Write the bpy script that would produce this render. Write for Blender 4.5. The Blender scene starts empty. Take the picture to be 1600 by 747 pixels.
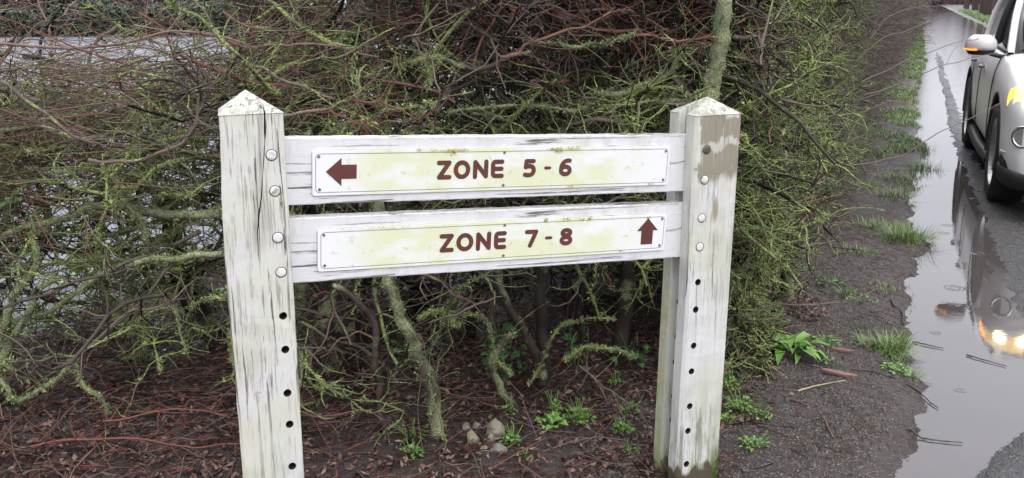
import bpy, bmesh, math, random
import numpy as np
from mathutils import Vector, Matrix
R = math.radians
random.seed(7); RNG = np.random.default_rng(11)
C = bpy.context.scene.collection
SC = bpy.context.scene

# ------------------------------------------------------------------ camera
FPX, CAMH, PITCH = 1516.0, 1.40, R(14.2)
cam_d = bpy.data.cameras.new('camera'); cam = bpy.data.objects.new('camera', cam_d); C.objects.link(cam)
cam_d.sensor_width = 36; cam_d.lens = 36 * FPX / 1600; cam_d.clip_start = .05; cam_d.clip_end = 1500
cam.location = (0, 0, CAMH); cam.rotation_euler = (math.pi / 2 - PITCH, 0, 0)
SC.camera = cam
# ------------------------------------------------------------------ world
W = bpy.data.worlds.new("World"); SC.world = W; W.use_nodes = True
nt = W.node_tree; bg = nt.nodes['Background']
sky = nt.nodes.new('ShaderNodeTexSky'); sky.sky_type = 'NISHITA'; sky.sun_disc = False
sky.sun_elevation = R(52); sky.sun_rotation = R(150); sky.air_density = 1.0; sky.dust_density = 5.0
hs = nt.nodes.new('ShaderNodeHueSaturation'); hs.inputs['Saturation'].default_value = .22
mx = nt.nodes.new('ShaderNodeMix'); mx.data_type = 'RGBA'; mx.inputs[0].default_value = .62
mx.inputs[7].default_value = (10.9, 11.2, 12.3, 1)           # even cloud cover
nt.links.new(sky.outputs[0], hs.inputs['Color']); nt.links.new(hs.outputs[0], mx.inputs[6])
# overcast sky: about three times as bright overhead as at the horizon
wtc = nt.nodes.new('ShaderNodeTexCoord'); wsp = nt.nodes.new('ShaderNodeSeparateXYZ'); nt.links.new(wtc.outputs['Generated'], wsp.inputs[0])
wmr = nt.nodes.new('ShaderNodeMapRange'); wmr.inputs[1].default_value = 0; wmr.inputs[2].default_value = 1; wmr.inputs[3].default_value = .80; wmr.inputs[4].default_value = 1.70; nt.links.new(wsp.outputs[2], wmr.inputs[0])
wvm = nt.nodes.new('ShaderNodeVectorMath'); wvm.operation = 'SCALE'; nt.links.new(mx.outputs[2], wvm.inputs[0]); nt.links.new(wmr.outputs[0], wvm.inputs['Scale'])
nt.links.new(wvm.outputs[0], bg.inputs[0]); bg.inputs[1].default_value = .13
sd = bpy.data.lights.new('sun', 'SUN'); sd.energy = .8; sd.angle = R(40); sd.color = (1, .97, .93)
sun = bpy.data.objects.new('sun', sd); C.objects.link(sun); sun.rotation_euler = (R(38), 0, R(150 + 180 - 150 + 20))
SC.view_settings.view_transform = 'Standard'; SC.view_settings.look = 'None'
SC.view_settings.exposure = 0.44; SC.view_settings.gamma = 1
SC.view_settings.use_curve_mapping = False
SC.cycles.max_bounces = 6

# ------------------------------------------------------------------ frames of reference
ux, uy = .375, .927            # road direction
def st2xy(s, t): return (ux * s + uy * t, uy * s - ux * t)
def xy2st(x, y): return (ux * x + uy * y, uy * x - ux * y)
def ray(px, py):
    x = (px - 800) / FPX; v = (373.5 - py) / FPX
    return np.array([x, math.cos(PITCH) + v * math.sin(PITCH), -math.sin(PITCH) + v * math.cos(PITCH)])
def gp(px, py, z=0.0):
    d = ray(px, py); k = (z - CAMH) / d[2]; return d[0] * k, d[1] * k
def at(px, py, Y):
    d = ray(px, py); k = Y / d[1]; return (d[0] * k, Y, CAMH + d[2] * k)

# ------------------------------------------------------------------ noise
_T = np.random.default_rng(5).random((256, 256))
def vnoise(x, y):
    x = np.asarray(x, float); y = np.asarray(y, float)
    xi = np.floor(x).astype(int); yi = np.floor(y).astype(int)
    fx = x - xi; fy = y - yi; fx = fx * fx * (3 - 2 * fx); fy = fy * fy * (3 - 2 * fy)
    g = lambda a, b: _T[a & 255, b & 255]
    return (g(xi, yi) * (1 - fx) * (1 - fy) + g(xi + 1, yi) * fx * (1 - fy) + g(xi, yi + 1) * (1 - fx) * fy + g(xi + 1, yi + 1) * fx * fy) * 2 - 1
def fbm(x, y, o=3):
    a = 0; k = 1.0
    for i in range(o): a = a + k * vnoise(x * 2 ** i + 17 * i, y * 2 ** i + 31 * i); k *= .5
    return a
def sstep(a, b, v):
    q = np.clip((np.asarray(v, float) - a) / (b - a), 0, 1); return q * q * (3 - 2 * q)

# ------------------------------------------------------------------ material helper
class M:
    def __init__(s, name, rough=.6, **kw):
        s.m = bpy.data.materials.new(name); s.m.use_nodes = True; s.t = s.m.node_tree
        s.b = s.t.nodes['Principled BSDF']; s.b.inputs['Roughness'].default_value = rough
        for k, v in kw.items(): s.b.inputs[k.replace('_', ' ')].default_value = v
        s.tc = s.t.nodes.new('ShaderNodeTexCoord')
    def set(s, sock, v):
        if isinstance(v, bpy.types.NodeSocket): s.t.links.new(v, sock)
        elif isinstance(v, (tuple, list)): sock.default_value = (*v, 1) if len(v) == 3 and len(sock.default_value) == 4 else v
        else: sock.default_value = v
    def vec(s, scale=(1, 1, 1), loc=(0, 0, 0), rot=(0, 0, 0)):
        n = s.t.nodes.new('ShaderNodeMapping'); s.t.links.new(s.tc.outputs['Object'], n.inputs[0])
        n.inputs['Scale'].default_value = scale; n.inputs['Location'].default_value = loc; n.inputs['Rotation'].default_value = rot; return n.outputs[0]
    def noise(s, scale, vec=None, detail=3, rough=.55, dist=0.0):
        n = s.t.nodes.new('ShaderNodeTexNoise'); n.inputs['Scale'].default_value = scale
        n.inputs['Detail'].default_value = detail; n.inputs['Roughness'].default_value = rough; n.inputs['Distortion'].default_value = dist
        s.t.links.new(vec if vec is not None else s.tc.outputs['Object'], n.inputs['Vector']); return n.outputs['Fac']
    def vor(s, scale, vec=None, feat='F1'):
        n = s.t.nodes.new('ShaderNodeTexVoronoi'); n.inputs['Scale'].default_value = scale; n.feature = feat
        s.t.links.new(vec if vec is not None else s.tc.outputs['Object'], n.inputs['Vector']); return n.outputs['Distance']
    def rng(s, v, a, b, c=0.0, d=1.0):
        n = s.t.nodes.new('ShaderNodeMapRange'); n.inputs[1].default_value = a; n.inputs[2].default_value = b
        n.inputs[3].default_value = c; n.inputs[4].default_value = d; s.set(n.inputs[0], v); return n.outputs[0]
    def math(s, op, a, b=0.0):
        n = s.t.nodes.new('ShaderNodeMath'); n.operation = op; s.set(n.inputs[0], a); s.set(n.inputs[1], b); return n.outputs[0]
    def mix(s, f, a, b):
        n = s.t.nodes.new('ShaderNodeMix'); n.data_type = 'RGBA'; s.set(n.inputs[0], f); s.set(n.inputs[6], a); s.set(n.inputs[7], b); return n.outputs[2]
    def attr(s, name):
        n = s.t.nodes.new('ShaderNodeAttribute'); n.attribute_name = name; return n.outputs['Fac']
    def sep(s, v=None):
        n = s.t.nodes.new('ShaderNodeSeparateXYZ'); s.t.links.new(v if v is not None else s.tc.outputs['Object'], n.inputs[0]); return n.outputs
    def nz(s):
        n = s.t.nodes.new('ShaderNodeNewGeometry'); return s.sep(n.outputs['Normal'])[2]
    def rndobj(s):
        n = s.t.nodes.new('ShaderNodeObjectInfo'); return n.outputs['Random']
    def col(s, v): s.set(s.b.inputs['Base Color'], v); return s
    def rgh(s, v): s.set(s.b.inputs['Roughness'], v); return s
    def bump(s, h, dist=.002, st=1.0):
        n = s.t.nodes.new('ShaderNodeBump'); n.inputs['Distance'].default_value = dist; n.inputs['Strength'].default_value = st
        s.t.links.new(h, n.inputs['Height']); s.t.links.new(n.outputs[0], s.b.inputs['Normal']); return s

def plain(name, c, rough=.5, **kw):
    a = M(name, rough, **kw); n = a.noise(60, detail=2)
    a.col(a.mix(a.rng(n, .3, .7), tuple(x * .85 for x in c), tuple(min(1, x * 1.12) for x in c))); return a.m

# ------------------------------------------------------------------ object helpers
def link_mesh(name, me, mat=None, parent=None):
    o = bpy.data.objects.new(name, me); C.objects.link(o)
    if mat:
        for mm in (mat if isinstance(mat, (list, tuple)) else [mat]): me.materials.append(mm)
    if parent: o.parent = parent
    return o
def tag(o, label=None, cat=None, group=None, kind=None):
    for k, v in (('label', label), ('category', cat), ('group', group), ('kind', kind)):
        if v: o[k] = v
    return o
def empty(name, loc=(0, 0, 0), rz=0, rx=0, ry=0):
    o = bpy.data.objects.new(name, None); C.objects.link(o); o.location = loc; o.rotation_euler = (rx, ry, rz); o.empty_display_size = .1; return o
def fast_mesh(name, V, F, attrs=None, smooth=True):
    """V (n,3); F (m,k) uniform polygons"""
    me = bpy.data.meshes.new(name); V = np.ascontiguousarray(V, np.float32); F = np.ascontiguousarray(F, np.int32)
    me.vertices.add(len(V)); me.vertices.foreach_set('co', V.ravel())
    k = F.shape[1]; me.loops.add(F.size); me.loops.foreach_set('vertex_index', F.ravel())
    me.polygons.add(len(F)); me.polygons.foreach_set('loop_start', np.arange(0, F.size, k, dtype=np.int32))
    me.polygons.foreach_set('loop_total', np.full(len(F), k, np.int32))
    me.polygons.foreach_set('use_smooth', np.full(len(F), smooth, bool))
    me.update(calc_edges=True)
    for n, a in (attrs or {}).items():
        at_ = me.attributes.new(n, 'FLOAT', 'POINT'); at_.data.foreach_set('value', np.ascontiguousarray(a, np.float32))
    return me
def pyobj(name, V, F, mat=None, parent=None, smooth=False):
    me = bpy.data.meshes.new(name); me.from_pydata([tuple(v) for v in V], [], F); me.update()
    if smooth:
        for p in me.polygons: p.use_smooth = True
    return link_mesh(name, me, mat, parent)
def bmobj(name, bm, mat=None, parent=None, smooth=False):
    bmesh.ops.recalc_face_normals(bm, faces=bm.faces)
    me = bpy.data.meshes.new(name); bm.to_mesh(me); bm.free()
    if smooth:
        for p in me.polygons: p.use_smooth = True
    return link_mesh(name, me, mat, parent)
def bake(o):
    """apply modifiers without ops"""
    dg = bpy.context.evaluated_depsgraph_get(); dg.update()
    me = bpy.data.meshes.new_from_object(o.evaluated_get(dg)); o.modifiers.clear(); o.data = me; return o
def kill(o): bpy.data.objects.remove(o, do_unlink=True)
def bm_cyl(bm, p, axis, r, h, n=16, r2=None):
    z = Vector(axis).normalized(); q = z.to_track_quat('Z', 'Y').to_matrix().to_4x4()
    bmesh.ops.create_cone(bm, cap_ends=True, segments=n, radius1=r, radius2=r if r2 is None else r2, depth=h, matrix=Matrix.Translation(Vector(p)) @ q)
def bm_box(bm, c, d, rot=None):
    m = Matrix.Translation(Vector(c)) @ (rot if rot else Matrix()) @ Matrix.Diagonal((*d, 1))
    bmesh.ops.create_cube(bm, size=1, matrix=m)

# ------------------------------------------------------------------ tubes (vectorised)
def tubes(P, Rr, sides=3):
    """P (N,K,3) paths, Rr (N,K) radii -> V,F"""
    N, K, _ = P.shape
    T = np.empty_like(P); T[:, 1:-1] = P[:, 2:] - P[:, :-2]; T[:, 0] = P[:, 1] - P[:, 0]; T[:, -1] = P[:, -1] - P[:, -2]
    T /= np.linalg.norm(T, axis=2, keepdims=True) + 1e-9
    ref = np.where(np.abs(T[:, :1, 2:3]) > .8, np.array([1., 0, 0]), np.array([0, 0, 1.]))
    A = np.cross(T, ref); A /= np.linalg.norm(A, axis=2, keepdims=True) + 1e-9; B = np.cross(T, A)
    ph = np.arange(sides) * 2 * math.pi / sides
    V = P[:, :, None, :] + Rr[:, :, None, None] * (np.cos(ph)[None, None, :, None] * A[:, :, None, :] + np.sin(ph)[None, None, :, None] * B[:, :, None, :])
    idx = np.arange(N * K * sides).reshape(N, K, sides); nx = np.roll(idx, -1, axis=2)
    F = np.stack([idx[:, :-1], nx[:, :-1], nx[:, 1:], idx[:, 1:]], axis=-1).reshape(-1, 4)
    return V.reshape(-1, 3), F
def walk(P0, D, L, K, wig, bias=(0, 0, 0)):
    N = len(P0); P = np.empty((N, K + 1, 3)); P[:, 0] = P0; d = D / (np.linalg.norm(D, axis=1, keepdims=True) + 1e-9); b = np.array(bias)
    st = (np.asarray(L) / K)[:, None] if np.ndim(L) else L / K
    for k in range(K):
        d = d + RNG.normal(0, wig, (N, 3)) + b; d /= np.linalg.norm(d, axis=1, keepdims=True) + 1e-9
        P[:, k + 1] = P[:, k] + d * st
    return P
class Bush:
    """gathers strands and lichen tufts"""
    def __init__(s): s.V = []; s.F = []; s.tone = []; s.moss = []; s.n = 0
    def add(s, P, Rr, tone, moss, sides=3):
        V, F = tubes(P, Rr, sides); s.V.append(V); s.F.append(F + s.n); s.n += len(V); k = P.shape[1] * sides
        s.tone.append(np.repeat(tone, k)); s.moss.append(np.repeat(moss, k))
    def build(s, name, mat, parent, kind='stuff'):
        me = fast_mesh(name, np.concatenate(s.V), np.concatenate(s.F), dict(tone=np.concatenate(s.tone), moss=np.concatenate(s.moss)))
        o = link_mesh(name, me, mat, parent)
        if kind: o['kind'] = kind
        return o
def tufts(P, size, n=5):
    """small crumpled triangles round points (lichen)"""
    N = len(P); c = np.repeat(P, n, axis=0); sz = np.repeat(size, n)[:, None]
    o = RNG.normal(0, 1, (N * n, 3)) * sz * .5
    a = RNG.normal(0, 1, (N * n, 3)) * sz * .6; b = RNG.normal(0, 1, (N * n, 3)) * sz * .6
    V = np.stack([c + o, c + o + a, c + o + b], axis=1).reshape(-1, 3)
    return V, np.arange(len(V)).reshape(-1, 3)
def catmull(pts, n=6):
    p = [np.array(q, float) for q in pts]; p = [2 * p[0] - p[1]] + p + [2 * p[-1] - p[-2]]; out = []
    for i in range(1, len(p) - 2):
        for k in range(n):
            u = k / n; out.append(.5 * (2 * p[i] + (p[i + 1] - p[i - 1]) * u + (2 * p[i - 1] - 5 * p[i] + 4 * p[i + 1] - p[i + 2]) * u * u + (3 * p[i] - p[i - 1] - 3 * p[i + 1] + p[i + 2]) * u ** 3))
    out.append(p[-2]); return np.array(out)

# ================================================================== MATERIALS
def bark_mat(name, b0, b1, red, lich0, lich1, mosslevel=1.0, rough=.5):
    a = M(name, rough); a.b.inputs['Specular IOR Level'].default_value = .22; tone = a.attr('tone'); moss = a.attr('moss')
    base = a.mix(a.rng(tone, .12, .62), b0, b1); base = a.mix(a.rng(tone, .62, .9), base, red)
    n = a.noise(14, detail=3); n2 = a.noise(170, detail=2)
    l = a.mix(a.rng(n2, .35, .68), lich0, lich1)
    l = a.mix(a.math('MULTIPLY', a.rng(a.noise(6, detail=2), .46, .62), .75), l, a.mix(n2, tuple(q * .5 for q in lich0), (.20, .21, .15)))
    k = a.math('ADD', a.math('MULTIPLY', moss, 1.25 * mosslevel), a.math('MULTIPLY', a.rng(n, .3, .7), .9))
    k = a.math('ADD', k, a.math('MULTIPLY', a.rng(a.nz(), -1, 1), .35))
    f = a.rng(k, 1.05, 1.4)
    a.col(a.mix(f, base, l)); a.rgh(a.rng(f, 0, 1, .5, .9)); a.bump(n2, .0015); return a.m
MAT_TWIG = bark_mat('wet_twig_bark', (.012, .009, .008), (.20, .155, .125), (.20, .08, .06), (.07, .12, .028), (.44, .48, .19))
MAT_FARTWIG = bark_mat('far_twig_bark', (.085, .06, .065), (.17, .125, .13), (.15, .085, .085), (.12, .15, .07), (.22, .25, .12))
MAT_STEM = bark_mat('lichened_stem_bark', (.035, .027, .022), (.13, .10, .08), (.12, .07, .06), (.13, .16, .07), (.44, .46, .27))
a = M('lichen_tuft', .85); tone = a.attr('tone')
a.col(a.mix(a.noise(160, detail=1), a.mix(tone, (.06, .115, .035), (.22, .28, .08)), a.mix(tone, (.15, .21, .085), (.50, .53, .23)))); MAT_LICHEN = a.m
# soil
a = M('wet_soil', .5); a.b.inputs['Specular IOR Level'].default_value = .35; n = a.noise(3, detail=4); n2 = a.noise(38, detail=5, rough=.7); n3 = a.noise(190, detail=3, rough=.7)
c = a.mix(a.rng(n2, .35, .68), (.018, .013, .011), (.105, .078, .064)); c = a.mix(a.rng(n, .42, .6), c, a.mix(n3, (.03, .02, .02), (.13, .105, .10)))
c = a.mix(a.rng(a.vor(150), .0, .16, 1, 0), c, (.20, .17, .16)); a.col(c); wet = a.math('MULTIPLY', a.rng(a.sep()[2], .022, .004), .6); a.rgh(a.math('MULTIPLY', a.rng(n2, .35, .7, .26, .75), a.math('SUBTRACT', 1.0, wet)))
a.bump(a.math('ADD', n2, a.math('MULTIPLY', n3, .6)), .012); MAT_SOIL = a.m
# asphalt
a = M('wet_asphalt', .4); v = a.vor(170); n = a.noise(260, detail=2); n2 = a.noise(2.2, detail=4)
c = a.mix(a.rng(n, .35, .65), (.028, .028, .032), (.14, .14, .15)); c = a.mix(a.rng(n2, .4, .7), c, a.mix(n, (.03, .028, .03), (.10, .095, .09))); a.col(c)
a.rgh(a.rng(n2, .35, .65, .18, .5)); a.bump(a.math('ADD', v, n), .006); MAT_ASPH = a.m
a = M('wet_pale_paving', .3); n = a.noise(90, detail=3, rough=.7); n2 = a.noise(.8, detail=4)
a.col(a.mix(a.rng(n, .35, .65), (.09, .095, .115), (.24, .25, .30))); a.rgh(a.rng(n2, .35, .65, .18, .5)); a.bump(n, .008); MAT_PAVE = a.m
# puddle water: murky, mirror smooth, faint rain ripples
a = M('murky_puddle_water', .02, IOR=1.7); n = a.noise(2.2, detail=3); n2 = a.noise(22, detail=2); fw = a.rng(a.sep()[1], 8, 14, .0, 1)
a.col(a.mix(n, (.06, .05, .047), (.09, .078, .075))); a.rgh(a.rng(a.noise(1.3, detail=2), .4, .7, .012, .05)); a.bump(a.math('MULTIPLY', n2, a.rng(a.sep()[1], 8, 15, .6, 7.0)), .0006, .5); MAT_WATER = a.m
a = M('wet_leaf_litter', .4); a.b.inputs['Specular IOR Level'].default_value = .4; t = a.attr('tone'); n = a.noise(60, detail=2)
c = a.mix(a.rng(t, 0, .5), (.022, .009, .008), (.10, .036, .026)); c = a.mix(a.rng(t, .6, .95), c, (.30, .19, .15)); a.col(a.mix(n, c, a.mix(.45, c, (.02, .012, .012)))); MAT_LEAF = a.m
def leafmat(name, c0, c1, rough=.45):
    a = M(name, rough); t = a.attr('tone'); a.col(a.mix(a.math('ADD', a.math('MULTIPLY', t, .7), a.math('MULTIPLY', a.noise(70), .3)), c0, c1))
    a.b.inputs['Transmission Weight'].default_value = 0; a.b.inputs['Subsurface Weight'].default_value = .08; a.b.inputs['Subsurface Radius'].default_value = (.01, .02, .005); return a.m
MAT_GRASS = leafmat('fresh_grass', (.07, .12, .03), (.24, .34, .10))
MAT_WEED = leafmat('bright_weed_leaf', (.07, .18, .035), (.25, .43, .10))
MAT_BROAD = leafmat('dark_broad_leaf', (.03, .09, .03), (.10, .22, .07), .3)
MAT_EVER = leafmat('dark_evergreen_leaf', (.02, .035, .02), (.07, .095, .05))
# painted wood
def paint_wood(name, axis, green=.5, stain=None, flake=.5):
    a = M(name, .45); S = (230, 230, 9) if axis == 'z' else (11, 30, 260)
    vz = a.vec(S); g1 = a.noise(1, vz, detail=4, rough=.6, dist=.3)
    S2 = (75, 75, 2.2) if axis == 'z' else (2.6, 10, 80)
    g2 = a.noise(1, a.vec(S2, (3, 1, 7)), detail=5, rough=.65, dist=.6)
    big = a.noise(5, detail=3); fine = a.noise(45, detail=4, rough=.7)
    white = a.mix(fine, (.57, .56, .545), (.71, .70, .69)) if axis == 'z' else a.mix(fine, (.64, .63, .64), (.77, .76, .78))
    white = a.mix(a.math('MULTIPLY', a.rng(big, .40, .68), green), white, (.56, .57, .38))
    area = a.rng(a.noise(3.2, a.vec((1, 1, 1), (5, 2, 3)), detail=3), .38, .62)
    crk = a.math('MULTIPLY', a.rng(g2, .585, .615), a.rng(area, 0, 1, .0, .95))
    crk2 = a.math('MULTIPLY', a.rng(g1, .57, .64), a.math('MULTIPLY', a.rng(area, 0, 1, .15, .8), flake))
    grime = a.math('MULTIPLY', a.rng(a.noise(7, a.vec((1, 1, .35), (8, 3, 1)), detail=5, rough=.75), .50, .72), .55); white = a.mix(grime, white, (.36, .35, .27))
    c = a.mix(crk2, white, (.30, .28, .24)); c = a.mix(crk, c, (.10, .085, .07))
    xyz = a.sep()
    if axis == 'z':
        low = a.math('MULTIPLY', a.rng(xyz[2], .45, .0), a.rng(a.noise(30, a.vec((1, 1, .25)), detail=4, rough=.7), .42, .62))
        c = a.mix(a.math('MULTIPLY', low, .75), c, (.20, .25, .06))
    if stain == 'right':
        nn = a.math('MULTIPLY', a.math('SUBTRACT', a.noise(28, a.vec((1, 1, .35)), detail=4), .5), .14)
        z2 = a.math('ADD', xyz[2], nn)
        m1 = a.math('MULTIPLY', a.rng(z2, .905, .93), a.rng(z2, 1.10, 1.09))
        m1 = a.math('MULTIPLY', m1, a.rng(a.math('ADD', xyz[0], nn), 1.067, 1.073))
        m1 = a.math('MULTIPLY', m1, a.rng(xyz[1], -.03, -.04))
        band = a.math('MULTIPLY', a.rng(z2, .998, 1.004), a.rng(z2, 1.026, 1.02)); m1 = a.math('MULTIPLY', m1, a.rng(band, 0, 1, 1, .35))
        wood = a.mix(g1, (.16, .135, .095), (.40, .36, .28)); c = a.mix(a.math('MULTIPLY', m1, a.rng(g1, .30, .42)), c, wood)
        # soft brown patch and mossy foot
        d2 = a.math('ADD', a.math('POWER', a.math('DIVIDE', a.math('SUBTRACT', xyz[0], 1.128), .010), 2.), a.math('POWER', a.math('DIVIDE', a.math('SUBTRACT', xyz[2], .835), .035), 2.))
        c = a.mix(a.math('MULTIPLY', a.rng(d2, 1.5, .3), .7), c, (.24, .19, .08))
        foot = a.rng(a.math('ADD', z2, a.math('MULTIPLY', a.math('SUBTRACT', xyz[0], 1.19), -1.8)), .10, .0)
        c = a.mix(a.math('MULTIPLY', foot, a.rng(fine, .3, .5)), c, (.05, .10, .012))
        c = a.mix(a.math('MULTIPLY', a.rng(z2, .085, .07), a.rng(xyz[0], 1.19, 1.17)), c, (.10, .085, .055))
        c = a.mix(a.math('MULTIPLY', a.math('MULTIPLY', a.rng(xyz[0], 1.150, 1.175), a.rng(z2, .17, .08)), a.rng(fine, .3, .5)), c, (.035, .075, .008))
        # algae down the rear strip
        c = a.mix(a.math('MULTIPLY', a.rng(xyz[1], .03, .05), a.math('MULTIPLY', a.rng(xyz[2], .85, .55), a.rng(fine, .3, .6, .3, .8))), c, (.34, .36, .15))
    if axis == 'z': c = a.mix(a.math('MULTIPLY', a.rng(a.nz(), .3, .6), a.rng(a.noise(55, detail=5, rough=.75), .40, .62)), c, (.33, .32, .27))
    if stain == 'left':
        # dark stain that follows the split
        zz = xyz[2]; cx = a.math('ADD', -.055, a.math('MULTIPLY', a.rng(zz, 1.12, .85), -.030)); cx = a.math('ADD', cx, a.math('MULTIPLY', a.math('SUBTRACT', a.noise(9, a.vec((0, 0, 1))), .5), .02))
        w = a.math('ADD', .006, a.math('MULTIPLY', a.rng(zz, 1.15, .9), .012))
        d = a.math('DIVIDE', a.math('ABSOLUTE', a.math('SUBTRACT', xyz[0], cx)), w)
        m = a.math('MULTIPLY', a.rng(d, 1.6, .2), a.math('MULTIPLY', a.rng(zz, .82, .90), a.rng(g2, .38, .6)))
        c = a.mix(a.math('MULTIPLY', m, .85), c, (.13, .11, .10))
        # knot
        kx = a.math('DIVIDE', a.math('SUBTRACT', xyz[0], -.104), .009); kz = a.math('DIVIDE', a.math('SUBTRACT', zz, .504), .011)
        kd = a.math('SQRT', a.math('ADD', a.math('MULTIPLY', kx, kx), a.math('MULTIPLY', kz, kz)))
        c = a.mix(a.math('MULTIPLY', a.rng(kd, 1.3, 1.0), a.rng(fine, .45, .6)), c, (.12, .10, .08))
    if axis == 'x':
        # algae and bare grain along the top arris
        top = a.rng(a.math('ADD', xyz[2], a.math('MULTIPLY', a.math('SUBTRACT', g2, .5), .05)), .066, .078)
        c = a.mix(a.math('MULTIPLY', top, a.rng(fine, .42, .62, .0, .7)), c, (.30, .28, .22))
    a.col(c); a.rgh(a.rng(crk, 0, 1, .42, .8))
    h = a.math('SUBTRACT', a.math('MULTIPLY', fine, .12), a.math('ADD', crk, a.math('MULTIPLY', crk2, .5)))
    a.bump(a.math('ADD', h, a.math('MULTIPLY', g1, .35)), .0018, .9); return a.m
MAT_POST_L = paint_wood('flaking_white_post_paint', 'z', .6, 'left', 1.0)
MAT_POST_R = paint_wood('flaking_white_post_paint_stained', 'z', .45, 'right', 1.0)
MAT_BOARD = paint_wood('white_board_paint', 'x', .08, None, .25)
a = M('plate_enamel', .28); b = a.noise(9, a.vec((1, 1, 2.2)), detail=3); f = a.noise(60, detail=3)
xz = a.sep(); mid = a.math('MULTIPLY', a.rng(xz[0], .08, .22), a.rng(xz[0], .97, .80))
c = a.mix(a.math('MULTIPLY', a.rng(b, .32, .56), a.math('MULTIPLY', mid, .84)), (.80, .80, .83), (.68, .70, .43))
c = a.mix(a.math('MULTIPLY', a.rng(f, .62, .7), .35), c, (.42, .43, .30)); a.col(c); MAT_PLATE = a.m
MAT_BROWN = plain('brown_sign_print', (.115, .035, .028), .4)
MAT_LINE = plain('dark_border_print', (.10, .09, .08), .5)
MAT_SCREW = plain('dull_zinc_screw', (.22, .21, .21), .4, Metallic=.7)
MAT_BOLT = M('painted_bolt_head', .65); MAT_BOLT.col(MAT_BOLT.mix(MAT_BOLT.rng(MAT_BOLT.noise(90), .5, .65), (.70, .69, .67), (.46, .43, .38))); MAT_BOLT = MAT_BOLT.m
MAT_DARKBOLT = plain('rusty_bolt_and_gap_shade', (.14, .12, .11), .4, Metallic=.5)
MAT_CRUST = plain('yellow_crust_lichen', (.48, .42, .10), .9)
a = M('pale_stone', .7); n = a.noise(40, detail=4, rough=.7); a.col(a.mix(a.rndobj(), a.mix(n, (.12, .105, .10), (.30, .27, .255)), a.mix(n, (.10, .10, .05), (.38, .35, .21)))); a.bump(n, .004); MAT_STONE = a.m

# ================================================================== GROUND
SP = [0, 2, 2.85, 3.41, 3.95, 4.61, 5.2, 5.94, 7.4, 9.05, 14, 21.9, 60, 400]
TL = [-.1, -.04, .022, .107, .15, .05, .05, .17, .06, .17, .05, .25, .45, .5]
SR = [0, 2.5, 2.94, 3.44, 4.0, 4.63, 5.6, 9.7, 60, 400]; TR = [.0, .10, .25, .467, .55, .57, .55, .51, .56, .56]
def hts(s, t):
    tl = np.interp(s, SP, TL) + .07 * fbm(s * 1.7, t * 1.7 + 4, 3); d = tl - t
    z = np.clip(d * .24, -.03, .024) + np.clip((d - .1) * .04, 0, .02) + .006 * fbm(s * 9, t * 9, 3) + .0025 * vnoise(s * 45, t * 45) + .0015 * vnoise(s * 110, t * 110)
    z = z + .05 * sstep(.5, 1.1, d) * sstep(8, 3, np.abs(s - 3)) - .028 * np.exp(-((s - 2.5) ** 2 + (t + .45) ** 2) / .09) + .008 * fbm(s * 2.1, t * 2.1 + 9) * sstep(.0, .4, d)
    z = np.where(t > 2.0, -.06 + .14 * sstep(3.15, 3.45, t) + .03 * fbm(s, t) * sstep(3.2, 3.5, t), z)
    e = sstep(-3.15, -3.45, t + .12 * fbm(s * 1.3, t * 1.3)) * sstep(-31.5, -31.0, t) * sstep(.5, 1, s) * sstep(36.5, 36, s)
    return z * (1 - e) - .05 * e
def hxy(x, y):
    s, t = xy2st(np.asarray(x, float), np.asarray(y, float)); return hts(s, t)
def hz(x, y): return float(hxy(x, y))
def grid_obj(name, S, T, hf, mat):
    Sg, Tg = np.meshgrid(S, T, indexing='ij'); Z = hf(Sg, Tg); X = ux * Sg + uy * Tg; Y = uy * Sg - ux * Tg
    V = np.stack([X, Y, Z], -1).reshape(-1, 3); i = np.arange(len(S) * len(T)).reshape(len(S), len(T))
    F = np.stack([i[:-1, :-1], i[:-1, 1:], i[1:, 1:], i[1:, :-1]], -1).reshape(-1, 4)
    return tag(link_mesh(name, fast_mesh(name, V, F), mat), kind='structure')
S1 = np.concatenate([np.linspace(-300, -3, 16), np.arange(-2.5, 1.6, .25), np.arange(1.8, 6, .02), np.arange(6, 12, .05), np.geomspace(12, 70, 90), np.geomspace(75, 600, 20)])
T1 = np.concatenate([-np.geomspace(500, 33, 15), np.linspace(-32, -6, 60), np.arange(-5.8, -3, .05), np.arange(-3, .62, .02), np.arange(.7, 3.1, .3), np.arange(3.1, 3.6, .05), np.geomspace(3.7, 500, 40)])
grid_obj('ground', S1, T1, hts, MAT_SOIL)
def hroad(s, t):
    tr = np.interp(s, SR, TR) + .02 * fbm(s * 7, t * 2, 3); d = t - tr
    flood = sstep(6.5, 9.5, s)
    z = np.clip(d * .30 - .012, -.03, .012) * (1 - .75 * flood) + .0035 * fbm(s * 14, t * 14, 3) + .0025 * vnoise(s * 60, t * 60)
    z = z - flood * .016 * sstep(.06, .2, d) + .004 * flood * fbm(s * .35, t * 1.1, 2) + .02 * sstep(2.55, 3.1, t)
    z = z + .012 * np.exp(-(d / .05) ** 2) * sstep(4, 5, s) * sstep(24, 14, s)
    z = z + .012 * sstep(6.5, 5, s) * sstep(.35, .8, d) + .005 * sstep(3.6, 3.2, s)
    return np.where(d < -.08, -.04, z)
S2 = np.concatenate([np.arange(.5, 1.8, .1), np.arange(1.8, 7, .02), np.arange(7, 14, .05), np.geomspace(14, 300, 160)])
T2 = np.concatenate([np.arange(-.1, 1.3, .02), np.arange(1.3, 3.31, .06)])
grid_obj('road', S2, T2, hroad, MAT_ASPH)
grid_obj('car_park', np.linspace(.3, 37, 60), np.linspace(-32, -3.05, 60), lambda s, t: .002 + .008 * fbm(s * .8, t * .8), MAT_PAVE)
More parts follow.
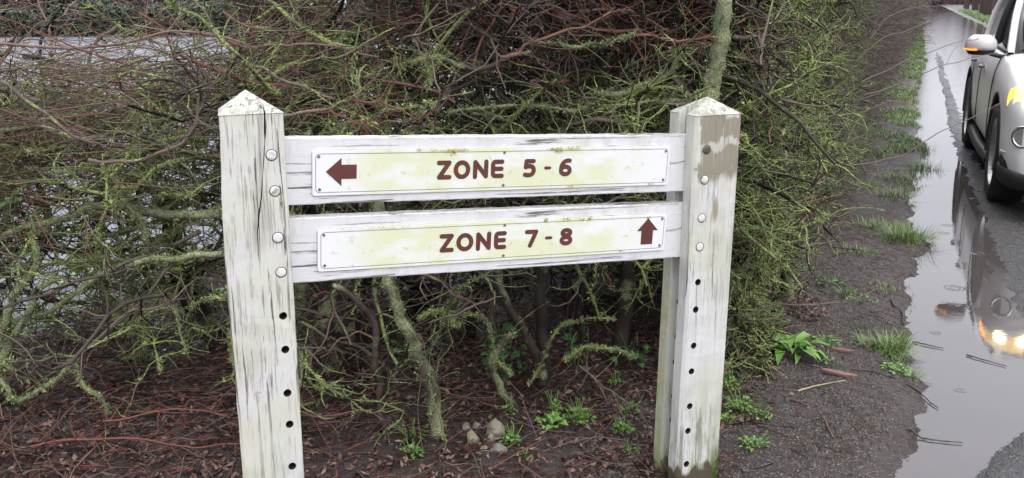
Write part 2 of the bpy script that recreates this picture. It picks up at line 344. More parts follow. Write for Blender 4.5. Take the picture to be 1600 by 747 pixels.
# water: a level sheet that shows wherever ground and road dip below it
wa = grid_obj('puddle_water', np.array([.5, 4, 12, 40, 300.]), np.array([-.55, 1.2, 3.32]), lambda s, t: s * 0, MAT_WATER)
# ripple rings from rain drops
def ripple(px, py, r):
    bm = bmesh.new(); x, y = gp(px, py)
    for q, h in ((r, .0016), (r * .55, .001)):
        n = 28; w = r * .10 + .002; rings = [[bm.verts.new((x + rr * math.cos(k * 2 * math.pi / n), y + rr * math.sin(k * 2 * math.pi / n), zz)) for k in range(n)] for rr, zz in ((q - w, .0004), (q, h), (q + w, .0004))]
        for a_, b_ in ((0, 1), (1, 2)):
            for k in range(n): bm.faces.new((rings[a_][k], rings[a_][(k + 1) % n], rings[b_][(k + 1) % n], rings[b_][k]))
    return bmobj('ripple', bm, MAT_WATER, wa, True)
for q in ((1528, 396, .035), (1474, 364, .03), (1490, 450, .045), (1479, 352, .03), (1520, 250 + 60, .02), (1462, 520, .02), (1500, 610, .018)): ripple(*q)

# ------------------------------------------------------------------ leaf litter and fallen twigs
def leaves(n, xr, yr, smin, smax, dens=None, zoff=.004, flat=.35):
    x = RNG.uniform(*xr, n); y = RNG.uniform(*yr, n); s, t = xy2st(x, y)
    k = (t < -.42 + .25 * fbm(x * 3, y * 3)) & (hxy(x, y) > .006)
    if dens is not None: k &= RNG.random(n) < dens(x, y)
    x, y = x[k], y[k]; n = len(x); L = RNG.uniform(smin, smax, n); Wd = L * RNG.uniform(.3, .6, n)
    a_ = RNG.uniform(0, 6.28, n); tl = RNG.normal(0, flat, n); rl = RNG.normal(0, flat, n)
    d = np.stack([np.cos(a_) * np.cos(tl), np.sin(a_) * np.cos(tl), np.sin(tl)], 1); sd_ = np.stack([-np.sin(a_) * np.cos(rl), np.cos(a_) * np.cos(rl), np.sin(rl)], 1)
    up = np.cross(d, sd_); c = np.stack([x, y, hxy(x, y) + zoff + RNG.uniform(0, .012, n)], 1)
    Lc = L[:, None]; Wc = Wd[:, None]; cu = RNG.uniform(-.15, .25, n)[:, None]
    V = np.stack([c - d * Lc / 2, c - sd_ * Wc / 2 + up * Lc * cu, c + d * Lc / 2 + up * Lc * .1, c + sd_ * Wc / 2 + up * Lc * cu], 1).reshape(-1, 3)
    i = np.arange(n) * 4; F = np.concatenate([np.stack([i, i + 1, i + 2], 1), np.stack([i, i + 2, i + 3], 1)])
    return V, F, np.repeat(RNG.random(n), 4)
V, F, tn = leaves(110000, (-4.2, 1.5), (2.0, 6.8), .010, .034, lambda x, y: np.clip(.35 + .9 * sstep(4.6, 2.6, y) + .5 * fbm(x * 1.5, y * 1.5), 0, 1))
tag(link_mesh('leaf_litter', fast_mesh('leaf_litter', V, F, dict(tone=tn), False), MAT_LEAF), 'dark wet brown leaf litter covering the soil under the hedge', 'leaf litter', kind='stuff')
B = Bush(); n = 9000
x = RNG.uniform(-3.6, 1.1, n); y = RNG.uniform(2.0, 5.2, n); s, t = xy2st(x, y); k = (t < -.4) & (hxy(x, y) > .006) & (RNG.random(n) < np.where(x < -.6, 1, .45)); x, y = x[k], y[k]; n = len(x)
a_ = RNG.uniform(0, 6.28, n); D = np.stack([np.cos(a_), np.sin(a_), RNG.normal(0.03, .18, n)], 1)
P = walk(np.stack([x, y, hxy(x, y) + RNG.uniform(.004, .05, n) * np.where(x < -.6, 1, .5)], 1), D, RNG.uniform(.04, .26, n), 3, .18)
P[:, :, 2] = np.maximum(P[:, :, 2], hxy(P[:, :, 0], P[:, :, 1]) + .002)
r = RNG.uniform(.0008, .0026, n)[:, None] * np.linspace(1, .5, 4)[None]; B.add(P, r, RNG.choice([.1, .5, .75, .95], n, p=[.3, .2, .2, .3]) + 0, np.zeros(n))
n = 900; s = RNG.uniform(2, 6.5, n); t = RNG.uniform(-.5, .05, n); x, y = st2xy(s, t); k = hxy(x, y) > .001; x, y = x[k], y[k]; n = len(x)
a_ = RNG.uniform(0, 6.28, n); D = np.stack([np.cos(a_), np.sin(a_), a_ * 0], 1); P = walk(np.stack([x, y, hxy(x, y) + .003], 1), D, RNG.uniform(.015, .09, n), 3, .2)
P[:, :, 2] = hxy(P[:, :, 0], P[:, :, 1]) + .003; B.add(P, RNG.uniform(.0007, .002, n)[:, None] * np.linspace(1, .5, 4)[None], RNG.uniform(0, 1, n), np.zeros(n))
o = B.build('fallen_twigs', MAT_TWIG, None); tag(o, 'tangle of reddish fallen twigs lying on the leaf litter', 'twigs')

# pebbles of the muddy shoulder, loose chippings of the road edge
def chips(n, sr, tr, size, hf, cond):
    s = RNG.uniform(*sr, n); t = RNG.uniform(*tr, n); z = hf(s, t); k = cond(s, t, z); s, t, z = s[k], t[k], z[k]; n = len(s); x, y = st2xy(s, t)
    base = np.array([[1, 0, 0], [-1, 0, 0], [0, 1, 0], [0, -1, 0], [0, 0, 1], [0, 0, -1]], float); Fo = np.array([[0, 2, 4], [2, 1, 4], [1, 3, 4], [3, 0, 4], [2, 0, 5], [1, 2, 5], [3, 1, 5], [0, 3, 5]])
    sz = RNG.uniform(.4, 1, n)[:, None, None] * size * RNG.uniform(.6, 1.2, (n, 6, 3)); a_ = RNG.uniform(0, 6.28, n); v = base[None] * sz; v[:, :, 2] *= .6
    ca, sa = np.cos(a_)[:, None], np.sin(a_)[:, None]; vx = v[:, :, 0] * ca - v[:, :, 1] * sa; vy = v[:, :, 0] * sa + v[:, :, 1] * ca
    V = np.stack([vx + x[:, None], vy + y[:, None], v[:, :, 2] + z[:, None]], -1).reshape(-1, 3); F = (Fo[None] + (np.arange(n) * 6)[:, None, None]).reshape(-1, 3)
    return V, F, np.repeat(RNG.random(n), 6)
a = M('wet_gravel', .4); a.col(a.mix(a.attr('tone'), (.03, .024, .021), (.15, .125, .11))); MAT_GRAVEL = a.m
V, F, tn = chips(42000, (2, 6), (-.8, .2), .0062, hts, lambda s, t, z: (z > -.004) & (RNG.random(len(s)) < .3 + .7 * sstep(.02, -.15, t * 0 + (-z + .01) * 8)))
tag(link_mesh('gravel', fast_mesh('gravel', V, F, dict(tone=tn), False), MAT_GRAVEL), 'small dark pebbles scattered in the mud beside the puddle', 'gravel', kind='stuff')
V, F, tn = chips(42000, (2, 8), (.05, 1.6), .007, hroad, lambda s, t, z: z > -.006)
tag(link_mesh('road_chippings', fast_mesh('road_chippings', V, F, dict(tone=tn), False), MAT_GRAVEL), 'loose wet chippings along the broken edge of the road', 'gravel', kind='stuff')

# ================================================================== HEDGE
LS = empty('lichen_shrub', (-1.5, 3.3, 0)); tag(LS, 'low sprawling bare shrub with thick mossy limbs, left of the sign', 'shrub')
CS = empty('hedge_bush', (.1, 3.4, 0)); tag(CS, 'dense bare thorn bush directly behind the two sign boards', 'bush')
LH = empty('long_hedge', (*st2xy(5, -1), 0)); tag(LH, 'clipped leafless hedge green with lichen running beside the puddled road', 'hedge')
ROOTS = (LS, CS, LH)
for q in ROOTS: pass
BB = {0: Bush(), 1: Bush(), 2: Bush()}; LT = {0: [[], []], 1: [[], []], 2: [[], []]}
def which(x, y):
    s, t = xy2st(x, y); return np.where(x < -.75, 0, np.where((x > .78) | (s > 3.95), 2, 1))
def top_z(x, y):
    """hedge height"""
    s, t = xy2st(x, y)
    return np.where(s > 4.2, 1.95, 1.17 + .85 * sstep(-.75, -.1, x) - .10 * sstep(-.9, -1.6, x))
def clear(P):
    """True where a strand (or point) keeps behind the sign"""
    Q = P - np.array([-.504, 2.15, 0]); lx = Q[..., 0] * .917 + Q[..., 1] * .399; ly = -Q[..., 0] * .399 + Q[..., 1] * .917
    bad = (ly < .11) & (lx > -.25) & (lx < 1.32); return ~(bad.any(axis=1) if P.ndim == 3 else bad)
def put(P, Rr, tone, moss, sides=3):
    k = clear(P); P, Rr, tone, moss = P[k], (Rr if len(Rr) == 1 else Rr[k]), tone[k], moss[k]
    if not len(P): return
    w = which(P[:, 0, 0], P[:, 0, 1])
    for i in (0, 1, 2):
        k = w == i
        if k.any(): BB[i].add(P[k], Rr[k], tone[k], moss[k], sides)
def mossval(x, y, z):
    s, t = xy2st(x, y); m = .35 + .6 * fbm(x * 1.6, z * 2.2 + y, 2) + RNG.normal(0, .34, np.shape(x))
    m = m + .06 * sstep(.7, 1.0, x) + .12 * sstep(1.25, 1.1, z) + .18 * sstep(-.8, -1.2, x) * sstep(1.15, .9, z) + .25 * sstep(.3, .8, x)
    m = m - .55 * sstep(1.08, 1.3, z) * sstep(1.1, .3, x) - .25 * sstep(.35, .2, z)
    m = m - .7 * sstep(6.5, 9.5, s)
    return np.clip(m, 0, 1) * (RNG.random(np.shape(x)) > .22)
def tonev(x, z, n):
    red = sstep(1.0, 1.25, z) * sstep(1.2, .3, x) * .22 + .10
    return np.where(RNG.random(n) < red, RNG.uniform(.7, 1, n), RNG.uniform(0, .6, n))
def rand_dir(n, hz_=.45):
    d = RNG.normal(0, 1, (n, 3)); d[:, 2] = d[:, 2] * hz_; return d / np.linalg.norm(d, axis=1, keepdims=True)
def region_near(n):
    """points in the near hedge: front band plus the start of the long hedge"""
    out = []
    while sum(len(q) for q in out) < n:
        m = n * 2; x = RNG.uniform(-3.4, 1.7, m); y = RNG.uniform(2.75, 5.6, m); z = RNG.uniform(.02, 2.0, m); s, t = xy2st(x, y)
        face = 2.98 + .12 * fbm(x * 1.2, z * 1.5, 2) + .22 * sstep(.3, 1.0, x) + .25 * sstep(.45, .15, z) * (x < .7)
        inA = (t > -1.75) & (t < -.40 + .10 * fbm(s * 1.5, z * 2, 2) - .10 * sstep(.5, 0, z)) & (s > 3.45) & (s < 6.0) & (y > face)
        inB = (y > face) & (y < 4.15) & (t < -.45 + .08 * fbm(x * 3, z * 3))
        dens = np.where(inA, 1.0, .85 - .30 * sstep(-.75, -1.0, x) + .25 * sstep(-.75, -1., x) * sstep(.75, .95, z))
        # open skirts: stems show below the crown, except along the right face
        low = np.maximum(sstep(.35, .75, z + .15 * fbm(x * 2, y * 2)), .9 * sstep(3.55, 3.8, y) * sstep(-.9, -.6, x)); dens = dens * np.where(x > .72, .55 + .45 * sstep(.05, .3, z), .06 + .94 * low)
        dens = dens * np.where(z < top_z(x, y) + .12 * fbm(x * 2.5, y * 2.5), 1, .05 * (z < top_z(x, y) + .45))
        dens = dens * (.62 + .38 * (y < face + .45)) * np.clip(.78 + .9 * fbm(x * 2.4 + 3, z * 2.4 + y * 1.5, 2), .08, 1)
        k = (inA | inB) & (RNG.random(m) < dens); out.append(np.stack([x, y, z], 1)[k])
    return np.concatenate(out)[:n]
HX = np.array([ux, uy, 0.]) ; HR = np.array([uy, -ux, 0.])
# limbs
P0 = region_near(2500); n = len(P0); D = rand_dir(n, .55); D[:, 0] *= 1.5; s, t = xy2st(P0[:, 0], P0[:, 1])
P = walk(P0, D, RNG.uniform(.2, .6, n) * np.where(P0[:, 0] > .7, .5, 1), 7, .27, (0, 0, .01)); r0 = RNG.uniform(.0035, .0085, n) * np.where(P0[:, 0] < -.75, 1.15, 1)
Rr = r0[:, None] * np.linspace(1, .45, 8)[None] * RNG.uniform(.75, 1.3, (n, 8)); mv = mossval(*P0.T); put(P, Rr, tonev(P0[:, 0], P0[:, 2], n), mv + .1, 5)
limbP = P; limbM = mv
# branchlets grow off limbs
def offshoots(P, m, n, L, K, wig, hzs=.5, out=0.0):
    i = RNG.integers(0, len(P), n); j = RNG.integers(1, P.shape[1], n); p = P[i, j]; d0 = P[i, j] - P[i, j - 1]; d0 /= np.linalg.norm(d0, axis=1, keepdims=True) + 1e-9
    d = d0 * .5 + rand_dir(n, hzs) + out * HR; return walk(p, d, L, K, wig), m[i]
n = 27000; P, mv = offshoots(limbP, limbM, n, RNG.uniform(.05, .22, n), 5, .28)
Rr = RNG.uniform(.0020, .0050, n)[:, None] * np.linspace(1, .5, 6)[None] * RNG.uniform(.7, 1.35, (n, 6)); mv = np.clip(mossval(*P[:, 0].T) * .7 + mv * .3, 0, 1)
put(P, Rr, tonev(P[:, 0, 0], P[:, 0, 2], n), mv); brP, brM = P, mv
def lichen(P, mv, n, s0, s1, thr=.45):
    i = RNG.integers(0, len(P), n); j = RNG.integers(0, P.shape[1] - 1, n); u = RNG.random(n)[:, None]; q = P[i, j] * (1 - u) + P[i, j + 1] * u
    k = clear(q) & (mv[i] + RNG.normal(0, .12, n) > thr) & (fbm(q[:, 0] * 7, q[:, 2] * 7 + q[:, 1] * 5, 2) > -.1); q = q[k]; q[:, 2] += .002
    for w in (0, 1, 2):
        kk = which(q[:, 0], q[:, 1]) == w
        if kk.any():
            V, F = tufts(q[kk], RNG.uniform(s0, s1, kk.sum()), 6); LT[w][0].append(V)
            tt = np.clip(.5 + .55 * fbm(q[kk][:, 0] * 3, q[kk][:, 2] * 3 + q[kk][:, 1], 2) + RNG.normal(0, .15, kk.sum()), 0, 1); LT[w][1].append(np.repeat(tt, 18))
lichen(brP, brM, 60000, .005, .012, .42); lichen(limbP, limbM, 36000, .007, .015, .34)
# fine twigs
n = 42000; P, mv = offshoots(brP, brM, n, RNG.uniform(.03, .13, n), 3, .32)
Rr = RNG.uniform(.0009, .0022, n)[:, None] * np.linspace(1, .55, 4)[None]; mv2 = np.clip(mv - .12, 0, 1); put(P, Rr, tonev(P[:, 0, 0], P[:, 0, 2], n), mv2)
lichen(P, mv, 16000, .002, .005, .55)
# stubby lichened spurs on the clipped right face
n = 15000; s = RNG.uniform(3.45, 8.5, n) ** 1.0; z = RNG.uniform(.03, 1.95, n); t = -.42 + .09 * fbm(s * 1.5, z * 2, 2) - np.abs(RNG.normal(0, .13, n)) - .10 * sstep(.5, 0, z)
x, y = st2xy(s, t); D = rand_dir(n, .45) + HR * .35 - HX * .25; P = walk(np.stack([x, y, z], 1), D, RNG.uniform(.03, .13, n), 4, .25)
Rr = RNG.uniform(.0022, .0052, n)[:, None] * np.linspace(1, .6, 5)[None] * RNG.uniform(.75, 1.3, (n, 5)); mv = np.clip(mossval(x, y, z) + .1, 0, 1); put(P, Rr, RNG.uniform(0, .6, n), mv)
lichen(P, mv, 30000, .004, .008, .45)
n = 12000; xx = RNG.uniform(.72, 1.5, n); z = RNG.uniform(.03, 1.7, n); yy = 3.15 + .22 * sstep(.3, 1., xx) + np.abs(RNG.normal(0, .16, n)) + .12 * fbm(xx * 3, z * 3); s, t = xy2st(xx, yy); k = (t < -.42 + .1 * fbm(s * 2, z * 2)); xx, yy, z = xx[k], yy[k], z[k]; n = len(xx)
D = rand_dir(n, .5) + np.array([.3, -.35, 0]); P = walk(np.stack([xx, yy, z], 1), D, RNG.uniform(.03, .13, n), 4, .26)
Rr = RNG.uniform(.0022, .0054, n)[:, None] * np.linspace(1, .6, 5)[None] * RNG.uniform(.75, 1.3, (n, 5)); mv = np.clip(mossval(xx, yy, z) + .1, 0, 1); put(P, Rr, RNG.uniform(0, .6, n), mv)
lichen(P, mv, 24000, .004, .008, .45)
# mossy sprawling limbs of the left shrub and low in the centre
n = 235; x = np.where(RNG.random(n) < .78, RNG.uniform(-2.9, -.62, n), RNG.uniform(-.6, .5, n)); y = RNG.uniform(2.75, 3.9, n); z = np.where(x < -.62, RNG.uniform(.26, 1.12, n), RNG.uniform(.62, 1.3, n))
D = rand_dir(n, .3); D[:, 0] *= 2.0; P = walk(np.stack([x, y, z], 1), D, RNG.uniform(.25, .8, n), 9, .30, (0, 0, .0)); P[:, :, 2] = np.maximum(P[:, :, 2], .08)
kc = clear(P); P = P[kc]; n = len(P); r0 = RNG.uniform(.003, .0085, n); ml = np.where(RNG.random(n) < .7, RNG.uniform(.5, .85, n), .05); put(P, r0[:, None] * np.linspace(1, .45, 10)[None] * RNG.uniform(.8, 1.25, (n, 10)), RNG.uniform(0, .45, n), ml, 6); ml0, mP = ml, P
lichen(P, ml, 30000, .004, .010, .4)
n = 4800; P, mv = offshoots(mP, ml0, n, RNG.uniform(.04, .2, n), 5, .3, .6); put(P, RNG.uniform(.0016, .0042, n)[:, None] * np.linspace(1, .5, 6)[None] * RNG.uniform(.75, 1.3, (n, 6)), RNG.uniform(0, .6, n), np.clip(mv + RNG.normal(-.05, .2, n), 0, 1)); lichen(P, mv, 16000, .003, .008, .45)
n = 9000; P, mv = offshoots(P, mv, n, RNG.uniform(.02, .09, n), 3, .3, .6); put(P, RNG.uniform(.0009, .002, n)[:, None] * np.linspace(1, .5, 4)[None], RNG.uniform(0, .6, n), np.clip(mv + RNG.normal(-.15, .2, n), 0, 1))
# long red shoots arching over the top, left and centre
n = 2300; x = RNG.uniform(-3.2, .7, n); y = RNG.uniform(2.9, 4.0, n); gap_ = (np.abs(x / y + .235) < .055) & (RNG.random(n) < .75); x = np.where(gap_, x * .5 + .3, x); z = top_z(x, y) * .93 + RNG.normal(-.06, .14, n) ; D = rand_dir(n, .28); D[:, 0] *= 1.8; D[:, 2] += .06
P = walk(np.stack([x, y, z], 1), D, RNG.uniform(.2, .75, n), 8, .10); Rr = RNG.uniform(.0013, .0034, n)[:, None] * np.linspace(1, .4, 9)[None]
put(P, Rr, RNG.uniform(.15, .95, n), np.clip(RNG.normal(.2, .25, n), 0, 1)); shP = P
n = 15000; P, mv = offshoots(shP, np.zeros(2300), n, RNG.uniform(.04, .2, n), 3, .16, .5); put(P, RNG.uniform(.0007, .0015, n)[:, None] * np.linspace(1, .5, 4)[None], RNG.uniform(.3, 1, n), np.clip(RNG.normal(.05, .2, n), 0, 1))
# the hedge further along the road
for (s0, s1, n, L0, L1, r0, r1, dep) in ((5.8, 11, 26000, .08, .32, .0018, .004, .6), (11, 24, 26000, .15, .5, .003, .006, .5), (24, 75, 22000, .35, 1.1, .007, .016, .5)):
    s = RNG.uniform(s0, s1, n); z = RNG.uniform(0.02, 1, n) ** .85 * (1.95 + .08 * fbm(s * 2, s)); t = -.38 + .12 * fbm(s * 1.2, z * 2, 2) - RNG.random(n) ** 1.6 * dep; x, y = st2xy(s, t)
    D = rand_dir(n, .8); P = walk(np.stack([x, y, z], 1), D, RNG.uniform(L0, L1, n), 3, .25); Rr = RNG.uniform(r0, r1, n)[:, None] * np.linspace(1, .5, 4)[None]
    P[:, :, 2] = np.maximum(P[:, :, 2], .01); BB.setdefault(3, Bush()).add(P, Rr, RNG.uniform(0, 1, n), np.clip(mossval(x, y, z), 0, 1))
# twigs reaching out over the verge
def traced(px, Y, r0, r1, tone=.8, moss=.0, name=None, root=None, sides=6, n=6, jit=.004, spr=0, sL=(.05, .18), sr=.0012, mat=None, yj=0.0):
    ys = Y if isinstance(Y, (list, tuple)) else [Y] * len(px)
    p = catmull([at(a_, b_, c_) for (a_, b_), c_ in zip(px, ys)], n); K = len(p); sn = RNG.normal(0, 1, (K // 3 + 3, 3)); q_ = np.linspace(0, len(sn) - 1, K); p = p + jit * np.stack([np.interp(q_, np.arange(len(sn)), sn[:, c_]) for c_ in range(3)], 1)
    kn = RNG.uniform(.88, 1.18, K // 2 + 2); rr = np.linspace(r0, r1, K) * np.interp(np.linspace(0, len(kn) - 1, K), np.arange(len(kn)), kn); V, F = tubes(p[None], rr[None], sides)
    me = fast_mesh(name or 'branch', V, F, dict(tone=np.full(len(V), tone), moss=np.full(len(V), moss))); o = link_mesh(name or 'branch', me, mat or MAT_TWIG, root)
    if spr:
        P, mv = offshoots(p[None], np.array([moss]), spr, RNG.uniform(*sL, spr), 4, .2, .5); tt = np.full(spr, tone) + RNG.normal(0, .05, spr)
        put(P, np.full((spr, 1), sr) * RNG.uniform(.7, 1.5, (spr, 1)) * np.linspace(1, .5, 5)[None], tt, np.clip(mv - .1, 0, 1))
        if moss > .3: lichen(np.concatenate([p[None][:, :5]] * 1), np.array([moss]), 1, .003, .006)
    if moss > .35:
        i = RNG.integers(0, K, int(K * 14 * min(1.6, moss + .3))); q = p[i] + RNG.normal(0, 1, (len(i), 3)) * rr[i][:, None] * .6; V, F = tufts(q, RNG.uniform(.003, .0075, len(q)), 5)
        w = int(which(p[0, 0], p[0, 1])); LT[w][0].append(V); LT[w][1].append(np.repeat(np.clip(RNG.normal(.6, .25, len(q)), 0, 1), 15))
    return o
SH = dict(name='shoot')
for px, Y in (([(1340, 95), (1380, 60), (1437, 40), (1484, 22)], 4.6), ([(1345, 128), (1395, 105), (1440, 85), (1500, 66), (1530, 60)], 4.4), ([(1350, 150), (1410, 130), (1450, 112), (1505, 95), (1560, 80)], 4.3),
              ([(1330, 260), (1400, 245), (1450, 218), (1500, 193), (1562, 163)], 4.0), ([(1360, 60), (1400, 20), (1470, 8)], 5.5), ([(1335, 180), (1385, 160), (1430, 150)], 4.5), ([(1340, 300), (1370, 272), (1420, 262)], 4.2),
              ([(1205, 360), (1270, 395), (1330, 330), (1370, 320)], 3.9), ([(1200, 470), (1290, 475), (1345, 462), (1420, 430)], 3.75)):
    traced(px, Y, .0028, .0011, .6, 0, root=LH, spr=5, sL=(.04, .14), sr=.0009, **SH)
# recognisable branches, traced onto planes at their real distance
L = LS
T_ = [
 ([(348, 332), (300, 338), (244, 336), (190, 322), (139, 324), (104, 341), (50, 352), (0, 372)], 3.0, .016, .010, .2, .62, L),
 ([(205, 384), (132, 393), (59, 390), (0, 396), (-60, 400)], 3.4, .014, .012, .1, .1, L),
 ([(360, 397), (296, 400), (250, 407), (181, 421), (139, 442), (83, 484), (30, 500)], 2.9, .011, .007, .3, .7, L),
 ([(160, 270), (175, 280), (209, 330), (226, 355), (228, 400)], 2.95, .008, .009, .3, .8, L),
 ([(52, 376), (55, 414), (30, 450), (18, 480), (0, 520)], 2.9, .011, .014, .3, .7, L),
 ([(245, 290), (270, 340), (272, 390), (285, 440), (310, 480), (350, 545)], 3.5, .030, .040, .1, .35, L),
 ([(0, 125), (40, 155), (101, 205), (150, 225)], 2.7, .006, .004, .4, .2, L),
 ([(139, 250), (190, 252), (244, 240), (285, 222), (305, 200), (312, 150)], 2.8, .006, .004, .5, .2, L),
 ([(0, 68), (80, 75), (181, 70), (271, 50), (324, 54), (400, 75)], 2.85, .0048, .0035, .72, .15, L),
 ([(0, 205), (60, 200), (120, 215), (200, 210), (300, 240), (345, 245)], 3.05, .009, .007, .2, .5, L),
 ([(0, 300), (70, 320), (120, 300), (200, 285), (280, 300)], 3.3, .010, .008, .1, .4, L),
 ([(40, 430), (75, 350), (60, 270), (90, 200), (80, 140)], 3.4, .016, .007, .1, .45, L),
 ([(0, 560), (40, 500), (60, 450), (90, 440)], 2.85, .013, .006, .2, .6, L),
 ([(120, 560), (180, 505), (240, 480), (280, 462)], 2.8, .005, .003, .6, .0, L),
 ([(50, 700), (130, 688), (230, 685), (300, 700), (370, 690)], 2.55, .0032, .002, .9, .0, L),
 ([(160, 660), (190, 655), (280, 640), (355, 648)], 2.6, .003, .002, .9, .0, L),
 ([(175, 490), (200, 520), (215, 500), (270, 480), (290, 550)], 2.9, .004, .003, .2, .7, L),
 ([(0, 590), (30, 625), (70, 605), (110, 570), (130, 600), (170, 640)], 2.7, .008, .006, .2, .6, L),
 ([(290, 530), (297, 490), (300, 440), (310, 400)], 3.1, .006, .006, .2, .4, L),
 ([(340, 57), (390, 72), (430, 71), (470, 69), (517, 72), (590, 90)], 2.9, .006, .003, .75, .1, CS),
 ([(345, 20), (400, 45), (445, 55), (475, 49)], 3.0, .004, .003, .75, .1, CS),
 ([(440, 178), (475, 174), (517, 168), (546, 156), (570, 137), (585, 120)], 2.75, .0055, .002, .7, .3, CS),
 ([(546, 156), (590, 158), (625, 172), (650, 178)], 2.75, .003, .002, .8, .1, CS),
 ([(400, 105), (440, 122), (472, 135), (522, 153)], 2.8, .005, .004, .5, .25, CS),
 ([(514, 172), (545, 187), (575, 194), (623, 190)], 2.72, .0028, .0015, .95, 0, CS),
 ([(780, 91), (810, 80), (833, 66), (880, 52), (920, 40), (955, 18)], 2.9, .006, .003, .8, .15, CS),
 ([(700, 175), (760, 168), (830, 165), (900, 172), (930, 165)], 3.0, .006, .005, .3, .55, CS),
 ([(680, 95), (720, 105), (755, 108), (790, 92), (830, 85)], 2.95, .009, .007, .3, .35, CS),
 ([(670, 130), (672, 110), (685, 95), (670, 90), (640, 98)], 2.9, .006, .005, .3, .8, CS),
 ([(992, 54), (1025, 56), (1060, 62), (1090, 60), (1113, 54)], 3.0, .0045, .003, .85, .1, CS),
 ([(840, 66), (880, 70), (920, 72), (960, 62), (990, 52)], 3.0, .006, .005, .4, .5, CS),
 ([(940, 150), (990, 140), (1040, 120), (1060, 90), (1085, 75)], 3.1, .012, .006, .2, .85, CS),
 ([(1100, 160), (1060, 158), (1000, 162), (930, 172)], 3.05, .008, .006, .2, .8, CS),
 ([(455, 640), (500, 655), (560, 640), (600, 655)], 2.7, .003, .002, .8, 0, CS),
 ([(905, 573), (940, 600), (975, 623), (1010, 646)], 2.8, .0022, .0015, .55, 0, CS),
]
for px, Y, r0, r1, tn_, ms, rt in T_:
    if rt is LS: px = [(a_, b_) for a_, b_ in px]
    traced(px, Y, r0, r1, tn_, ms, name='branch', root=rt, spr=int(8 + len(px) * 3), sL=(.04, .2), mat=MAT_STEM if ms > .3 else MAT_TWIG)
# stems standing in the ground
S_ = [
 ([(690, 748), (686, 712), (680, 650), (668, 590), (655, 560), (640, 520), (620, 480), (608, 440), (600, 390), (590, 300)], 2.72, .021, .016, .4, .50, CS),
 ([(628, 722), (612, 690), (597, 650), (592, 600), (588, 560), (585, 505), (560, 470), (520, 445)], 2.74, .011, .008, .3, .25, CS),
 ([(838, 660), (800, 630), (778, 600), (772, 560), (800, 520)], 2.95, .012, .010, .3, .5, CS),
 ([(850, 600), (838, 560), (815, 510), (790, 470), (780, 430), (770, 350)], 3.05, .017, .013, .2, .3, CS),
 ([(848, 640), (850, 560), (845, 480), (850, 400), (860, 300)], 3.1, .022, .016, .1, .12, CS),
 ([(955, 600), (965, 550), (975, 480), (980, 400), (975, 300)], 3.35, .034, .026, .1, .1, CS),
 ([(690, 600), (700, 540), (690, 470), (700, 400)], 3.5, .020, .018, .3, .1, CS),
 ([(735, 600), (735, 520), (745, 440), (740, 360)], 3.6, .022, .018, .1, .05, CS),
 ([(915, 590), (905, 500), (915, 420), (900, 330), (910, 240), (900, 150)], 3.6, .02, .014, .1, .15, CS),
 ([(1110, 560), (1112, 380), (1100, 200), (1112, 130), (1124, 85), (1128, 40), (1138, -40)], 3.02, .030, .024, .2, .85, LH),
 ([(1230, 470), (1225, 300), (1215, 200), (1208, 100), (1215, 50), (1222, -40)], 3.9, .028, .02, .1, .45, LH),
 ([(560, 590), (550, 500), (560, 420), (545, 330), (560, 230), (550, 130), (560, 40)], 3.6, .024, .014, .1, .2, CS),
 ([(640, 560), (650, 420), (640, 300), (655, 180), (640, 60)], 3.8, .024, .014, .1, .2, CS),
 ([(760, 560), (770, 400), (745, 260), (752, 120), (745, 30), (750, -20)], 3.5, .018, .012, .7, .1, CS),
 ([(420, 600), (430, 480), (420, 350), (440, 250), (430, 130)], 3.5, .022, .014, .1, .3, CS),
 ([(1150, 470), (1165, 330), (1150, 200), (1170, 80)], 4.2, .03, .02, .1, .3, LH), ([(1290, 330), (1285, 200), (1300, 60)], 5.2, .03, .02, .1, .3, LH),
 ([(180, 560), (170, 480), (150, 400), (160, 300), (130, 200)], 3.7, .022, .012, .1, .4, LS),
 ([(20, 620), (10, 520), (-20, 430), (10, 340), (0, 250)], 3.2, .018, .012, .1, .5, LS),
]
for px, Y, r0, r1, tn_, ms, rt in S_:
    traced(px, Y, r0, r1, tn_, ms, name='stem', root=rt, sides=10, n=8, jit=.0035, spr=10, sL=(.08, .3), sr=.002, mat=MAT_STEM)
traced([(800, 585), (775, 560), (760, 500), (700, 490)], 2.9, .004, .003, .3, .6, root=CS, spr=8)
traced([(655, 490), (690, 488), (705, 500), (715, 508)], 2.74, .006, .004, .3, .95, root=CS, spr=6)
traced([(588, 530), (560, 520), (530, 535), (500, 560)], 2.74, .0035, .002, .8, .0, root=CS, spr=6)
traced([(888, 560), (920, 540), (960, 548), (1000, 560)], 2.95, .006, .004, .2, .6, root=CS, spr=8)
traced([(830, 600), (870, 520), (900, 500), (960, 495)], 3.0, .005, .003, .3, .5, root=CS, spr=8)
